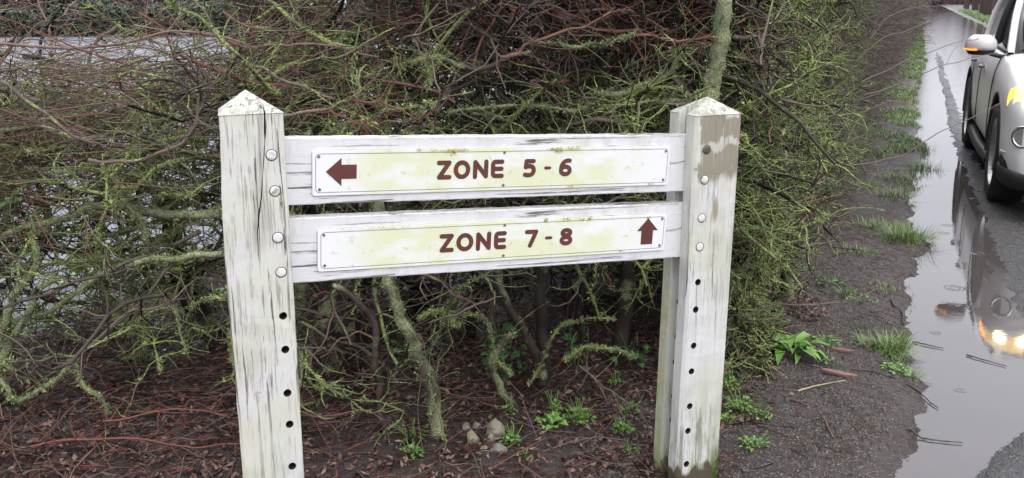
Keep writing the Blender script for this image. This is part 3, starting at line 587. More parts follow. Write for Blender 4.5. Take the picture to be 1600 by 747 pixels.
# old ribbed stump
def rib_trunk(name, x, y, z0, z1, r0, r1, ribs, depth, mat, parent=None, lean=(0, 0), n=48, m=40, seed=1):
    rg = np.random.default_rng(seed); th = np.linspace(0, 2 * math.pi, n, endpoint=False); zz = np.linspace(z0, z1, m); V = []
    ph = rg.uniform(0, 6.28, 4)
    for i, z in enumerate(zz):
        u = i / (m - 1); r = r0 + (r1 - r0) * u ** .7
        prof = 1 + depth * (np.sin(th * ribs + ph[0] + 1.2 * math.sin(u * 5)) * .5 + np.sin(th * (ribs * 2 + 1) + ph[1] + u * 3) * .35 + .5 * vnoise(th * 6 + 3, np.full(n, u * 14 + seed))) + .12 * np.sin(th * 2 + ph[2] + u * 2)
        V.append(np.stack([x + lean[0] * u + np.cos(th) * r * prof, y + lean[1] * u + np.sin(th) * r * prof, np.full(n, z)], 1))
    V = np.concatenate(V); i = np.arange(m * n).reshape(m, n); nx = np.roll(i, -1, 1); F = np.stack([i[:-1], nx[:-1], nx[1:], i[1:]], -1).reshape(-1, 4)
    me = fast_mesh(name, V, F, dict(tone=np.full(len(V), .15), moss=np.full(len(V), .38))); return link_mesh(name, me, mat, parent)
x, y = gp(505, 610, .03); st_ = rib_trunk('stump', x, y + .12, -.02, .95, .15, .11, 9, .16, MAT_STEM, None, (-.03, .02), seed=4)
tag(st_, 'dark ribbed mossy stump just right of the left sign post', 'stump')
x, y = gp(965, 600, .03); 
# trees behind on the left
MAT_TRUNK = bark_mat('dark_red_trunk_bark', (.016, .008, .008), (.045, .020, .019), (.09, .03, .03), (.04, .045, .025), (.07, .075, .04), .1)
tr = empty('tree', (-1.08, 4.55, 0)); tag(tr, 'large dark reddish tree trunk rising behind the left sign post', 'tree')
rib_trunk('trunk', 0, 0, 0, 4.2, .27, .20, 11, .14, MAT_TRUNK, tr, (.1, .1), n=72, m=60, seed=9)
def crown(root, loc, z0, z1, rad, n1, r0, name='crown', mat=None, tone=.3):
    b = Bush(); D = rand_dir(n1, .5); D[:, 2] = np.abs(D[:, 2]) + .3; P0 = np.array(loc)[None] + np.stack([np.zeros(n1), np.zeros(n1), RNG.uniform(z0, z1, n1)], 1)
    P = walk(P0, D, RNG.uniform(.6, 1, n1) * rad, 7, .18, (0, 0, .05)); b.add(P, r0 * np.linspace(1, .3, 8)[None] * RNG.uniform(.6, 1, (n1, 1)), np.full(n1, tone), np.full(n1, .2), 5)
    n2 = n1 * 9; Q, _ = offshoots(P, np.zeros(n1), n2, RNG.uniform(.2, .5, n2) * rad, 5, .2, .8); b.add(Q, r0 * .25 * np.linspace(1, .3, 6)[None] * np.ones((n2, 1)), np.full(n2, tone), np.full(n2, .1))
    n3 = n2 * 5; Q, _ = offshoots(Q, np.zeros(n2), n3, RNG.uniform(.1, .25, n3) * rad, 3, .2, .8); b.add(Q, r0 * .09 * np.linspace(1, .4, 4)[None] * np.ones((n3, 1)), np.full(n3, tone), np.zeros(n3))
    b.build(name, mat or MAT_FARTWIG, root)
crown(tr, (0.1, .1, 0), 2.6, 4.2, 2.6, 14, .09)
# bulk hedge meshes
for i, nm in ((0, 'branches'), (1, 'branches'), (2, 'branches')):
    BB[i].build(nm, MAT_TWIG, ROOTS[i])
    if LT[i][0]:
        V = np.concatenate(LT[i][0]); me = fast_mesh('lichen', V, np.arange(len(V)).reshape(-1, 3), dict(tone=np.concatenate(LT[i][1])), False)
        tag(link_mesh('lichen', me, MAT_LICHEN, ROOTS[i]), kind='stuff')
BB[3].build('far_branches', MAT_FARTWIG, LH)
# parts were built in world space: cancel the root offset
for rt in ROOTS:
    for ch in rt.children: ch.matrix_parent_inverse = Matrix.Translation(-rt.location)

# ================================================================== SIGN
SG = empty('zone_sign', (-.504, 2.15, 0), R(23.5)); tag(SG, 'weathered white wooden post sign pointing to zones 5-6 and 7-8', 'sign')
def boolean(o, cut, solver='EXACT'):
    m = o.modifiers.new('b', 'BOOLEAN'); m.operation = 'DIFFERENCE'; m.object = cut; m.solver = solver; bake(o); kill(cut)
def cutter(bm, par=None):
    bmesh.ops.recalc_face_normals(bm, faces=bm.faces); me = bpy.data.meshes.new('c'); bm.to_mesh(me); bm.free(); o = bpy.data.objects.new('c', me); C.objects.link(o); o.parent = par or SG; bpy.context.view_layer.update(); return o
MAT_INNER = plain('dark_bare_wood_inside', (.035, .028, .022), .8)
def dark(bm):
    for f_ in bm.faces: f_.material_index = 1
def make_post(x0, x1, y0, y1, zb, apex, bulge, chamf, mat, slotx, holes, crack=None, shear=0.0, rin=.0, seed=1):
    rg = random.Random(seed); bm = bmesh.new(); nz_ = 34; rings = []
    prof = [(x0 + chamf[0], y0), (x1 - chamf[1], y0), (x1, y0 + chamf[1]), (x1, y1 - .005), (x1 - .005, y1), (x0 + .005 + rin, y1), (x0 + rin, y1 - .005), (x0, y0 + chamf[0])]
    cxm, cym = (x0 + x1) / 2, (y0 + y1) / 2
    for i in range(nz_ + 1):
        z = -.25 + (zb + .25) * i / nz_; w = [rg.uniform(-.0009, .0009) for _ in prof]; e = bulge(z)
        rings.append([bm.verts.new((px + w[k] + (e if px < cxm else 0) + shear * (z - 1.1), py + w[k], z)) for k, (px, py) in enumerate(prof)])
    for i in range(nz_):
        for k in range(8): bm.faces.new((rings[i][k], rings[i][(k + 1) % 8], rings[i + 1][(k + 1) % 8], rings[i + 1][k]))
    bm.faces.new(rings[0][::-1])
    rim = [bm.verts.new((v.co.x + (.0015 if v.co.x > cxm else -.0015), v.co.y + (.0015 if v.co.y > cym else -.0015), zb + .002)) for v in rings[-1]]
    for k in range(8): bm.faces.new((rings[-1][k], rings[-1][(k + 1) % 8], rim[(k + 1) % 8], rim[k]))
    mid = [bm.verts.new((apex[0] + (v.co.x - apex[0]) * .12, apex[1] + (v.co.y - apex[1]) * .12, zb + (apex[2] - zb) * .90)) for v in rim]
    for k in range(8): bm.faces.new((rim[k], rim[(k + 1) % 8], mid[(k + 1) % 8], mid[k]))
    ap = bm.verts.new(apex)
    for k in range(8): bm.faces.new((mid[k], mid[(k + 1) % 8], ap))
    p = bmobj('post', bm, [mat, MAT_INNER], SG); bpy.context.view_layer.update()
    bm = bmesh.new(); bm_box(bm, ((slotx[0] + slotx[1]) / 2, .018, .6), (slotx[1] - slotx[0], .038, 1.6), Matrix.Rotation(shear, 4, 'Y')); boolean(p, cutter(bm))
    bm = bmesh.new()
    for hx, hz_ in holes: bm_cyl(bm, (hx + rg.uniform(-.001, .001), 0, hz_), (0, 1, 0), .0092, .14, 20)
    dark(bm); ct_ = cutter(bm); ct_.data.materials.append(mat); ct_.data.materials.append(MAT_INNER); boolean(p, ct_)
    if crack:
        bm = bmesh.new(); L_ = []; 
        for (cx_, cz_, w_, d_) in crack: L_.append([bm.verts.new((cx_ - w_, y0 - .01, cz_)), bm.verts.new((cx_ + w_, y0 - .01, cz_)), bm.verts.new((cx_ + .0005, y0 + d_, cz_))])
        for a_, b_ in zip(L_, L_[1:]):
            for k in range(3): bm.faces.new((a_[k], a_[(k + 1) % 3], b_[(k + 1) % 3], b_[k]))
        bm.faces.new(L_[0][::-1]); bm.faces.new(L_[-1]); dark(bm); ct_ = cutter(bm); ct_.data.materials.append(mat); ct_.data.materials.append(MAT_INNER); boolean(p, ct_)
    for q in p.data.polygons: q.use_smooth = False
    return p
Y0, Y1 = -.045, .085
bl = lambda z: float(np.interp(z, [.0, .3, .8, .92, 1.0, 1.08, 1.15], [.0, .001, -.004, -.003, .001, .0045, .006]))
make_post(-.151, -.010, Y0, Y1, 1.148, (-.078, .02, 1.196), bl, (.003, .003), MAT_POST_L, (-.036, .02),
          [(-.037, z) for z in (.69, .609, .502, .423, .316, .235, .13, .055)],
          [(-.048, 1.22, .0016, .03), (-.050, 1.15, .0022, .03), (-.052, 1.11, .003, .025), (-.0535, 1.09, .0012, .018), (-.057, 1.06, .0018, .018), (-.062, 1.02, .0010, .014), (-.068, .97, .0022, .016), (-.076, .93, .0028, .016), (-.082, .89, .0018, .012), (-.083, .84, .0012, .010), (-.081, .78, .0003, .004)], 0, rin=.016, seed=3)
make_post(1.054, 1.197, Y0, Y1, 1.088, (1.130, .02, 1.132), lambda z: float(np.interp(z, [0, .1, .6, 1.1], [.004, .001, .003, 0])), (.007, .003), MAT_POST_R, (1.0, 1.086),
          [(1.084, .635), (1.082, .557), (1.079, .452), (1.077, .376), (1.077, .271), (1.075, .196), (1.074, .093)],
          [(1.150, .62, .0002, .004), (1.149, .5, .0009, .008), (1.151, .38, .0002, .004)], .012, seed=8)
# bolts
def bolt(x, z, mat, slot=False, hollow=False):
    bm = bmesh.new(); prof = [(0.0, .0019), (.005, .0018), (.0095, .0016), (.0110, .0008), (.0112, -.001)]; n = 20; rings = []
    for r_, h_ in prof:
        if r_ == 0: rings.append([bm.verts.new((x, Y0 - h_, z))]); continue
        rings.append([bm.verts.new((x + r_ * math.cos(k * 2 * math.pi / n), Y0 - h_, z + r_ * math.sin(k * 2 * math.pi / n))) for k in range(n)])
    for k in range(n): bm.faces.new((rings[0][0], rings[1][k], rings[1][(k + 1) % n]))
    for a_, b_ in zip(rings[1:], rings[2:]):
        for k in range(n): bm.faces.new((a_[k], a_[(k + 1) % n], b_[(k + 1) % n], b_[k]))
    o = bmobj('bolt', bm, mat, SG, True)
    bm = bmesh.new(); m_ = 24                                   # dark ring added as the shadow gap round the bolt head
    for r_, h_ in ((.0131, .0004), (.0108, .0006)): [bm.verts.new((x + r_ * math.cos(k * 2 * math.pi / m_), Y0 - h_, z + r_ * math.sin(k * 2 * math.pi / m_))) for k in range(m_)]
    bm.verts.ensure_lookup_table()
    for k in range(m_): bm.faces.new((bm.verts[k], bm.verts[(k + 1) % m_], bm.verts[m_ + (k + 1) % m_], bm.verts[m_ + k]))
    bmobj('gap_shade_ring', bm, MAT_DARKBOLT, o)
    if slot:
        bm = bmesh.new()
        for d_ in (-.0028, 0, .0028): bm_box(bm, (x + d_, Y0 - .0021, z + d_ * -.4), (.0009, .001, .013), Matrix.Rotation(R(40), 4, 'Y'))
        bmobj('scratch', bm, MAT_DARKBOLT, o)
for i, z in enumerate((1.058, .98, .872, .793)): bolt(-.040 + .001 * i + (-.001, .001, 0, .0015)[i], z + (.001, -.001, .0015, 0)[i], MAT_BOLT, i == 1)
for i, (x, z) in enumerate(((1.091, 1.0), (1.0895, .919), (1.086, .815), (1.0845, .735))): bolt(x, z, MAT_DARKBOLT if i == 0 else MAT_BOLT)

# lettering by marching squares over stroke distance
def seg_d(X, Y, a_, b_):
    ax_, ay_ = a_; bx, by = b_; dx, dy = bx - ax_, by - ay_; k = np.clip(((X - ax_) * dx + (Y - ay_) * dy) / (dx * dx + dy * dy + 1e-12), 0, 1)
    ex, ey = X - ax_ - k * dx, Y - ay_ - k * dy; return np.hypot(ex, ey)
def bez(p, n=10):
    p = [np.array(q) for q in p]; out = []
    for i in range(n + 1):
        u = i / n; out.append(tuple((1 - u) ** 3 * p[0] + 3 * (1 - u) ** 2 * u * p[1] + 3 * (1 - u) * u * u * p[2] + u ** 3 * p[3]))
    return out
def ell(cx_, cy_, rx, ry, a0=0, a1=360, n=24): return [(cx_ + rx * math.cos(R(a0 + (a1 - a0) * i / n)), cy_ + ry * math.sin(R(a0 + (a1 - a0) * i / n))) for i in range(n + 1)]
def glyph(ch, Wd):
    r = .122; w = Wd
    if ch == 'Z': return [[(r, 1 - r), (w - r - .02, 1 - r), (r + .02, r), (w - r, r)]], r
    if ch == 'O': return [ell(w / 2, .5, w / 2 - r, .5 - r)], r
    if ch == 'N': return [[(r, r - .02), (r, 1 - r), (w - r, r), (w - r, 1 - r + .02)]], r
    if ch == 'E': return [[(w - r, 1 - r), (r + .16, 1 - r)] + ell(r + .14, 1 - r - .14, .14, .14, 90, 180, 5) + ell(r + .14, r + .14, .14, .14, 180, 270, 5) + [(w - r, r)], [(r, .5), (w - r - .03, .5)]], r
    if ch == '5': return [[(w - r - .02, 1 - r), (r + .05, 1 - r), (r + .02, .56)] + bez([(r + .02, .56), (w * .5, .66), (w - r + .03, .62), (w - r, .36)]) + bez([(w - r, .36), (w - r, .12), (w * .45, .08), (r - .01, .15)])], r
    if ch == '6': return [ell(w / 2, .33, w / 2 - r, .33 - r), bez([(r, .34), (r - .02, .72), (w * .45, .92), (w - r - .03, .865)])], r
    if ch == '7': return [[(r, 1 - r), (w - r, 1 - r), (w * .42, r - .01)]], r
    if ch == '8': return [ell(w / 2, .73, w / 2 - r - .03, .27 - r), ell(w / 2, .30, w / 2 - r, .30 - r)], r
    if ch == '-': return [[(.09, .49), (w - .09, .49)]], .085
def ms_mesh(sdf, x0, x1, y0, y1, nx, ny):
    X, Yg = np.meshgrid(np.linspace(x0, x1, nx), np.linspace(y0, y1, ny), indexing='ij'); D = sdf(X, Yg); V = []; F = []; cache = {}
    def vid(k, p):
        if k not in cache: cache[k] = len(V); V.append(p)
        return cache[k]
    for i in range(nx - 1):
        for j in range(ny - 1):
            c_ = [(i, j), (i + 1, j), (i + 1, j + 1), (i, j + 1)]; d = [D[q] for q in c_]
            if all(v > 0 for v in d): continue
            poly = []
            for k in range(4):
                a_, b_ = c_[k], c_[(k + 1) % 4]; da, db = d[k], d[(k + 1) % 4]
                if da <= 0: poly.append(vid(a_, (X[a_], Yg[a_])))
                if (da <= 0) != (db <= 0):
                    u = da / (da - db); poly.append(vid((min(a_, b_), max(a_, b_)), (X[a_] + (X[b_] - X[a_]) * u, Yg[a_] + (Yg[b_] - Yg[a_]) * u)))
            if len(poly) >= 3: F.append(poly)
    return V, F
def put_glyph(ch, u0, u1, vb, vt, parent, y):
    h = vt - vb; Wd = (u1 - u0) / h; st, r = glyph(ch, Wd)
    def sdf(X, Yg):
        d = np.full(X.shape, 9.)
        for pl in st:
            for a_, b_ in zip(pl, pl[1:]): d = np.minimum(d, seg_d(X, Yg, a_, b_))
        return d - r
    V, F = ms_mesh(sdf, -.05, Wd + .05, -.05, 1.05, 40, 44)
    pyobj('letter', [(u0 + x * h, y, vb + z * h) for x, z in V], [f[::-1] if False else f for f in F], MAT_BROWN, parent)
def rrect(x0, x1, z0, z1, r, n=6):
    o = []
    for cx_, cz_, a0 in ((x1 - r, z1 - r, 0), (x0 + r, z1 - r, 90), (x0 + r, z0 + r, 180), (x1 - r, z0 + r, 270)):
        for k in range(n + 1): a_ = R(a0 + 90 * k / n); o.append((cx_ + r * math.cos(a_), cz_ + r * math.sin(a_)))
    return o
TILT = math.atan(.0498)
def sign_board(zc, u0, u1, vlo, vhi, letters, arrow, crusts, scr):
    bd = empty('sign_board', (0, 0, zc), 0, 0, TILT); bd.parent = SG
    # the board itself, arrises slightly worn
    bm = bmesh.new(); nx = 60; h = .0767; rg = random.Random(int(zc * 100)); rings = []
    for i in range(nx + 1):
        x = -.03 + 1.108 * i / nx; j = [rg.uniform(-.0007, .0007) for _ in range(8)]
        pf = [(.0015, -h), (.034, -h), (.036, -h + .002), (.036, h - .002), (.034, h), (.0015, h), (0, h - .002), (0, -h + .002)]
        rings.append([bm.verts.new((x, yy, zz + j[k] * (abs(zz) > .05))) for k, (yy, zz) in enumerate(pf)])
    for i in range(nx):
        for k in range(8): bm.faces.new((rings[i][k], rings[i][(k + 1) % 8], rings[i + 1][(k + 1) % 8], rings[i + 1][k]))
    bm.faces.new(rings[0]); bm.faces.new(rings[-1][::-1]); bmobj('plank', bm, MAT_BOARD, bd)
    # plate
    o_ = rrect(u0, u1, vlo, vhi, .006); bm = bmesh.new(); f_ = [bm.verts.new((x, -.0045, z)) for x, z in o_]; b_ = [bm.verts.new((x, -.0005, z)) for x, z in rrect(u0 - .0006, u1 + .0006, vlo - .0006, vhi + .0006, .006)]
    bm.faces.new(f_); bm.faces.new(b_[::-1]); n = len(f_)
    for k in range(n): bm.faces.new((f_[k], f_[(k + 1) % n], b_[(k + 1) % n], b_[k]))
    pt = bmobj('name_plate', bm, MAT_PLATE, bd)
    # dark outline print
    def ring(i0, w, name='border_line', rr=.010, y=-.0049):
        a_ = rrect(u0 + i0, u1 - i0, vlo + i0, vhi - i0, rr); b2 = rrect(u0 + i0 + w, u1 - i0 - w, vlo + i0 + w, vhi - i0 - w, rr - w); V = [(x, y, z) for x, z in a_] + [(x, y, z) for x, z in b2]; n = len(a_)
        pyobj(name, V, [(k, (k + 1) % n, n + (k + 1) % n, n + k) for k in range(n)], MAT_LINE, bd)
    ring(.0065, .0011); ring(-.0010, .0016, 'plate_edge_line', .0075, -.00075)  # inset border line, then a dark line round the plate's outer edge
    for ch, a_, c_, vb, vt in letters: put_glyph(ch, a_, c_, vb, vt, bd, -.0051)
    pyobj('arrow', [(x, -.0051, z) for x, z in arrow], [tuple(range(3)), tuple(range(3, 7))], MAT_BROWN, bd)
    for sx, sz in scr:
        bm = bmesh.new(); bm_cyl(bm, (sx, -.0052, sz), (0, 1, 0), .0032, .0018, 12, .0036); bmobj('screw', bm, MAT_SCREW, bd)
    for (ca, cb, cv, n, sz) in crusts:
        q = np.stack([RNG.uniform(ca, cb, n), RNG.uniform(-.0065, -.0035, n), cv + RNG.normal(0, sz * .8, n)], 1); V, F = tufts(q, RNG.uniform(.0012, .0028, n), 5)
        tag(link_mesh('crust_lichen', fast_mesh('crust_lichen', V, F, None, False), MAT_CRUST, bd), kind='stuff')
    return bd
row1 = [('Z', .352, .390), ('O', .395, .438), ('N', .445, .485), ('E', .492, .527), ('5', .579, .613), ('-', .636, .656), ('6', .678, .714)]
row2 = [('Z', .355, .393), ('O', .399, .444), ('N', .451, .491), ('E', .499, .533), ('7', .583, .620), ('-', .640, .661), ('8', .682, .719)]
scr = lambda a_, b_, lo, hi: [(a_ + .014, hi - .013), (a_ + .016, lo + .014), (b_ - .014, hi - .013), (b_ - .016, lo + .014), ((a_ + b_) / 2 - .003, hi - .010), ((a_ + b_) / 2 - .003, lo + .012)]
sign_board(1.0116, .055, 1.004, -.056, .047, [(c_, a_, b_, -.0262, .0200) for c_, a_, b_ in row1],
           [(.085, -.001), (.1215, .0305), (.1215, -.0350), (.1215, .0145), (.1215, -.0185), (.157, -.0185), (.157, .0145)],
           [(.335, .385, .044, 45, .002), (.385, .40, .041, 60, .004), (.40, .43, .045, 30, .002), (.30, .32, .046, 14, .002), (.64, .665, .044, 30, .003), (.665, .685, .041, 60, .004), (.69, .74, .045, 30, .002), (.945, .96, -.053, 20, .002), (.70, .72, -.052, 14, .002)], scr(.055, 1.004, -.056, .047))
sign_board(.8275, .058, 1.001, -.052, .048, [(c_, a_, b_, -.0232, .0232) for c_, a_, b_ in row2],
           [(.9435, .0385), (.911, .0045), (.976, .0045), (.925, .0045), (.961, .0045), (.961, -.0330), (.925, -.0330)],
           [(.635, .645, .045, 40, .004), (.69, .71, .047, 22, .002), (.735, .75, .044, 26, .002), (.760, .772, .045, 32, .003), (.94, .947, .040, 26, .002), (.86, .875, -.046, 14, .0015), (.10, .3, .047, 30, .0012)], scr(.058, 1.001, -.052, .048))

# ================================================================== STONES, WEEDS, SMALL THINGS
def stone(px, py, wpx, hpx, label, seed, mat=None, group='loose stones on the soil'):
    x, y = gp(px, py, .05); rx = wpx / FPX * y * 1.03; rz = hpx / FPX * y * 1.03; rg = random.Random(seed)
    bm = bmesh.new(); bmesh.ops.create_icosphere(bm, subdivisions=3, radius=1); pl = [(Vector((rg.uniform(-1, 1), rg.uniform(-1, 1), rg.uniform(-.7, 1))).normalized(), rg.uniform(.5, .85)) for _ in range(14)]
    for v in bm.verts:
        for nrm, d_ in pl:
            k = v.co.dot(nrm)
            if k > d_: v.co -= nrm * (k - d_) * .92
        v.co *= 1 + .05 * float(vnoise(v.co.x * 4 + seed, v.co.y * 4 + v.co.z * 3))
    for v in bm.verts: v.co = Vector((v.co.x * rx, v.co.y * rx * .8, v.co.z * rz))
    o = bmobj('stone', bm, mat or MAT_STONE); o.location = (x, y, hz(x, y) + rz * .28); tag(o, label, 'stone', group); return o
for i, q in enumerate(((730, 692, 9, 10, 'small purplish grey stone, leftmost of the pile by the stem'), (745, 689, 9, 9, 'small round grey stone behind the pile, touching the purplish one'), (740, 712, 14, 17, 'pointed pale grey stone in front left of the pile'),
        (773, 697, 21, 23, 'largest yellowish stone of the pile, knobbly with green algae'), (767, 709, 10, 11, 'small pale stone resting against the largest yellowish stone'), (757, 728, 9, 10, 'small grey stone at the front middle of the pile'),
        (777, 728, 18, 10, 'flat grey wedge stone lying in front of the largest stone'), (761, 738, 3, 3, 'tiny white pebble in front of the stone pile'), (1236, 610, 5, 4, 'lone white pebble on the dark mud right of the sign'))): stone(*q, seed=i + 3)
def leaf_geo(c, d, sd_, up, L, Wd, curl):
    """an oval leaf, 8 vertices, folded on its midrib and arched"""
    V = []
    for u, w in ((0, .0), (.25, .8), (.6, 1), (1, 0)):
        p = c + d * L * u + up * (curl * L * math.sin(u * 2.6) - curl * L * u * u * .8)
        if w == 0: V.append(p)
        else: V += [p - sd_ * Wd * w / 2 + up * Wd * .15, p, p + sd_ * Wd * w / 2 + up * Wd * .15]
    F = [(0, 1, 2), (0, 2, 3), (1, 4, 5, 2), (2, 5, 6, 3), (4, 7, 5), (5, 7, 6)]; return V, F
def plant(name, x, y, label, cat, n, L, spread, mat, group=None, asp=.6, stemh=.05, seed=0, z=None, upw=.5):
    rg = random.Random(seed + 99); V = []; F = []; T = []; z0 = hz(x, y) if z is None else z
    for i in range(n):
        a_ = rg.uniform(0, 6.28); rr = spread * rg.random() ** .6; c = Vector((rr * math.cos(a_), rr * math.sin(a_), stemh * rg.uniform(.15, 1) * (1.15 - rr / spread * .6)))
        b = a_ + rg.uniform(-.9, .9); d = Vector((math.cos(b), math.sin(b), rg.uniform(-.1, upw))).normalized(); sd_ = Vector((-math.sin(b), math.cos(b), rg.uniform(-.3, .3))).normalized(); up = d.cross(sd_) * (1 if d.cross(sd_).z > 0 else -1)
        l = L * rg.uniform(.55, 1.15); v, f = leaf_geo(c, d, sd_, up, l, l * asp, .25); k = len(V); V += v; F += [tuple(q + k for q in g_) for g_ in f]; T += [rg.random()] * len(v)
    root = empty(name, (x, y, z0)); tag(root, label, cat, group)
    o = pyobj('leaves', V, F, mat, root, True); at_ = o.data.attributes.new('tone', 'FLOAT', 'POINT'); at_.data.foreach_set('value', T)
    # stalks
    m = max(4, n // 6); P0 = np.zeros((m, 3)); D = np.array([[rg.uniform(-1, 1) * spread * 1.2, rg.uniform(-1, 1) * spread * 1.2, stemh + .02] for _ in range(m)]); P = walk(P0, D, np.linalg.norm(D, axis=1), 4, .1)
    b = Bush(); b.add(P, np.full((m, 1), .0012) * np.ones((1, 5)), np.full(m, .4), np.ones(m)); b.build('stalks', mat, root)
    return root
G1 = 'weeds growing through the soil'
for i, (px, py, n, L, sp, asp, h_, lab, mt) in enumerate((
        (905, 682, 90, .016, .045, .7, .04, 'bright green bushy weed right of the stone pile, mid-height', MAT_WEED), (862, 695, 22, .03, .035, .75, .03, 'weed with a few large oval leaves beside the bushy one', MAT_WEED),
        (865, 678, 30, .015, .02, .7, .06, 'small upright weed just above the oval-leaved one', MAT_WEED), (972, 692, 60, .015, .03, .7, .03, 'bright weed nearest the left edge of the right post, lower one', MAT_WEED), (985, 716, 24, .012, .025, .7, .015, 'low weed sprig below the one by the right post', MAT_WEED),
        (798, 724, 50, .014, .025, .8, .045, 'bright fringe of weed at the right foot of the largest stone', MAT_WEED), (797, 680, 20, .013, .02, .8, .03, 'little weed behind the largest stone', MAT_WEED), (990, 655, 20, .015, .025, .7, .04, 'small weed left of the right post, upper one', MAT_WEED), (972, 662, 18, .014, .02, .7, .03, 'small weed sprig further left of the upper one by the post', MAT_WEED),
        (645, 742, 40, .016, .03, .7, .03, 'weed at the bottom edge left of the lichened stem', MAT_WEED), (820, 744, 14, .014, .02, .8, .01, 'flat weed seedling at the bottom edge right of the stones', MAT_WEED), (960, 624, 16, .013, .02, .8, .03, 'small weed in the litter left of the right post', MAT_WEED),
        (1160, 645, 100, .018, .06, .6, .05, 'feathery bright weed right of the right post, upper clump', MAT_WEED), (1140, 615, 60, .018, .04, .6, .05, 'feathery weed touching the right side of the right post', MAT_WEED), (1178, 700, 45, .018, .04, .6, .03, 'feathery bright weed right of the right post, lower clump', MAT_WEED), (1135, 660, 18, .02, .03, .5, .02, 'pale weed leaves at the right post edge', MAT_WEED),
        (1190, 655, 30, .014, .03, .7, .02, 'small spreading weed right of the feathery clump', MAT_WEED), (1290, 540, 60, .016, .06, .7, .02, 'carpet of small leaved weed behind the long-leaved one', MAT_WEED), (1400, 575, 60, .016, .05, .8, .025, 'low round leaved weed in front of the big grass tuft', MAT_WEED),
        (1345, 470, 40, .014, .07, .8, .015, 'thin mat of clover-like weed on the mud track', MAT_WEED), (1300, 445, 40, .014, .07, .8, .02, 'weed patch at the hedge foot above the long-leaved one', MAT_WEED), (1290, 565, 20, .018, .04, .6, .02, 'sparse weed right of the long-leaved one', MAT_WEED), (565, 580, 24, .014, .03, .7, .05, 'small ferny weed between stump and thin stem', MAT_WEED))):
    x, y = gp(px, py, .03); plant('weed', x, y, lab, 'weed', n, L, sp, mt, G1, asp, h_, seed=i)
for i, (px, py, n, L, sp, h_, lab) in enumerate(((790, 612, 46, .038, .08, .20, 'dark glossy round-leaved plant between the forked stems'), (900, 600, 14, .036, .05, .16, 'few dark round leaves on a stalk right of the forked stems'), (635, 600, 16, .034, .05, .16, 'small dark broad-leaved sprig beside the lichened stem'),
        (985, 590, 20, .034, .06, .12, 'dark green leaves low beside the right post'), (30, 520, 50, .05, .16, .12, 'patch of green leaves low at the left edge'), (100, 500, 50, .045, .14, .10, 'green leaf patch under the mossy limbs at left'), (130, 425, 40, .05, .16, .08, 'leafy green weeds beyond the mossy limbs'), (200, 640, 0, .03, .04, .03, ''), (345, 500, 12, .04, .05, .1, 'few yellowish green leaves left of the left post'))):
    if n: x, y = gp(px, py, .04); plant('broadleaf_plant', x, y, lab, 'plant', n, L, sp, MAT_BROAD if i < 4 else MAT_WEED, 'broad-leaved plants in the hedge bottom', .85, h_, seed=i + 50)
x, y = gp(1235, 556, .03); plant('dock_plant', x, y, 'long-leaved bright green rosette at the hedge foot right of the sign', 'plant', 34, .13, .05, MAT_WEED, None, .28, .03, seed=77, upw=.5)
def tuft(px, py, n, L, sp, label, seed, wet=0, mat=None, name='grass_tuft', wd=.0028, lean=0.0, group='grass tufts along the puddle'):
    x, y = gp(px, py); rg = np.random.default_rng(seed); a_ = rg.uniform(0, 6.28, n); rr = sp * rg.random(n) ** .6 * (1 + .45 * np.sin(a_ * 3 + seed) * rg.random(n)); P0 = np.stack([rr * np.cos(a_), rr * np.sin(a_) * .8, np.zeros(n)], 1)
    b = a_ + rg.normal(0, .7, n); el = rg.uniform(.15, 1.35, n); l = L * rg.uniform(.5, 1.1, n); D = np.stack([np.cos(b) * np.cos(el), np.sin(b) * np.cos(el), np.sin(el)], 1); K = 4; P = [P0]; d = D.copy()
    for k in range(K): P.append(P[-1] + d * (l / K)[:, None]); d = d + np.array([lean, 0, -.28]) ; d /= np.linalg.norm(d, axis=1, keepdims=True)
    P = np.stack(P, 1); sd_ = np.stack([-np.sin(b), np.cos(b), b * 0], 1)[:, None] * (wd / 2 * np.array([1, 1, .85, .55, .08]))[None, :, None]; V = np.stack([P - sd_, P + sd_], 2).reshape(-1, 3)
    i = np.arange(n * 5 * 2).reshape(n, 5, 2); F = np.stack([i[:, :-1, 0], i[:, :-1, 1], i[:, 1:, 1], i[:, 1:, 0]], -1).reshape(-1, 4)
    V[:, 2] = np.maximum(V[:, 2], 0); o = link_mesh(name, fast_mesh(name, V, F, dict(tone=np.repeat(rg.random(n), 10)), True), mat or MAT_GRASS); o.location = (x, y, max(hz(x, y), -.004) - .002); tag(o, label, 'grass', group); return o
for i, q in enumerate(((1385, 552, 420, .10, .085, 'big bright grass tuft beside the puddle, nearest the camera'), (1420, 590, 90, .05, .04, 'small grass tuft at the puddle edge below the big one'), (1415, 380, 500, .13, .13, 'long bright grass clump at the puddle edge, middle of the track'), (1365, 362, 300, .07, .16, 'flat grass patch left of the long clump'),
        (1440, 264, 280, .12, .13, 'dark grass tuft standing in the puddle by the car'), (1355, 298, 260, .08, .14, 'grass patch at the hedge side of the track'), (1400, 312, 260, .08, .16, 'grass patch halfway between hedge and puddle'), (1400, 285, 200, .07, .2, 'thin grass beyond the middle patches'),
        (1440, 235, 160, .10, .10, 'small grass tuft in the puddle behind the dark one'), (1335, 405, 150, .06, .12, 'sparse grass on the mud at the hedge foot'), (1405, 165, 260, .10, .3, 'far grass patch on the track'), (215, 612, 90, .11, .04, 'grey green grass tuft left of the left post'),
        (1320, 470, 60, .06, .06, 'thin grass wisps by the broken twigs'), (645, 722, 26, .10, .025, 'narrow-leaved sprout at the foot of the lichened stem'))):
    px, py, n, L_, sp, lab = q; tuft(px, py, n, L_, sp, lab, i, group=None if px < 700 else 'grass tufts along the puddle', wd=.007 if px == 645 else .0032)
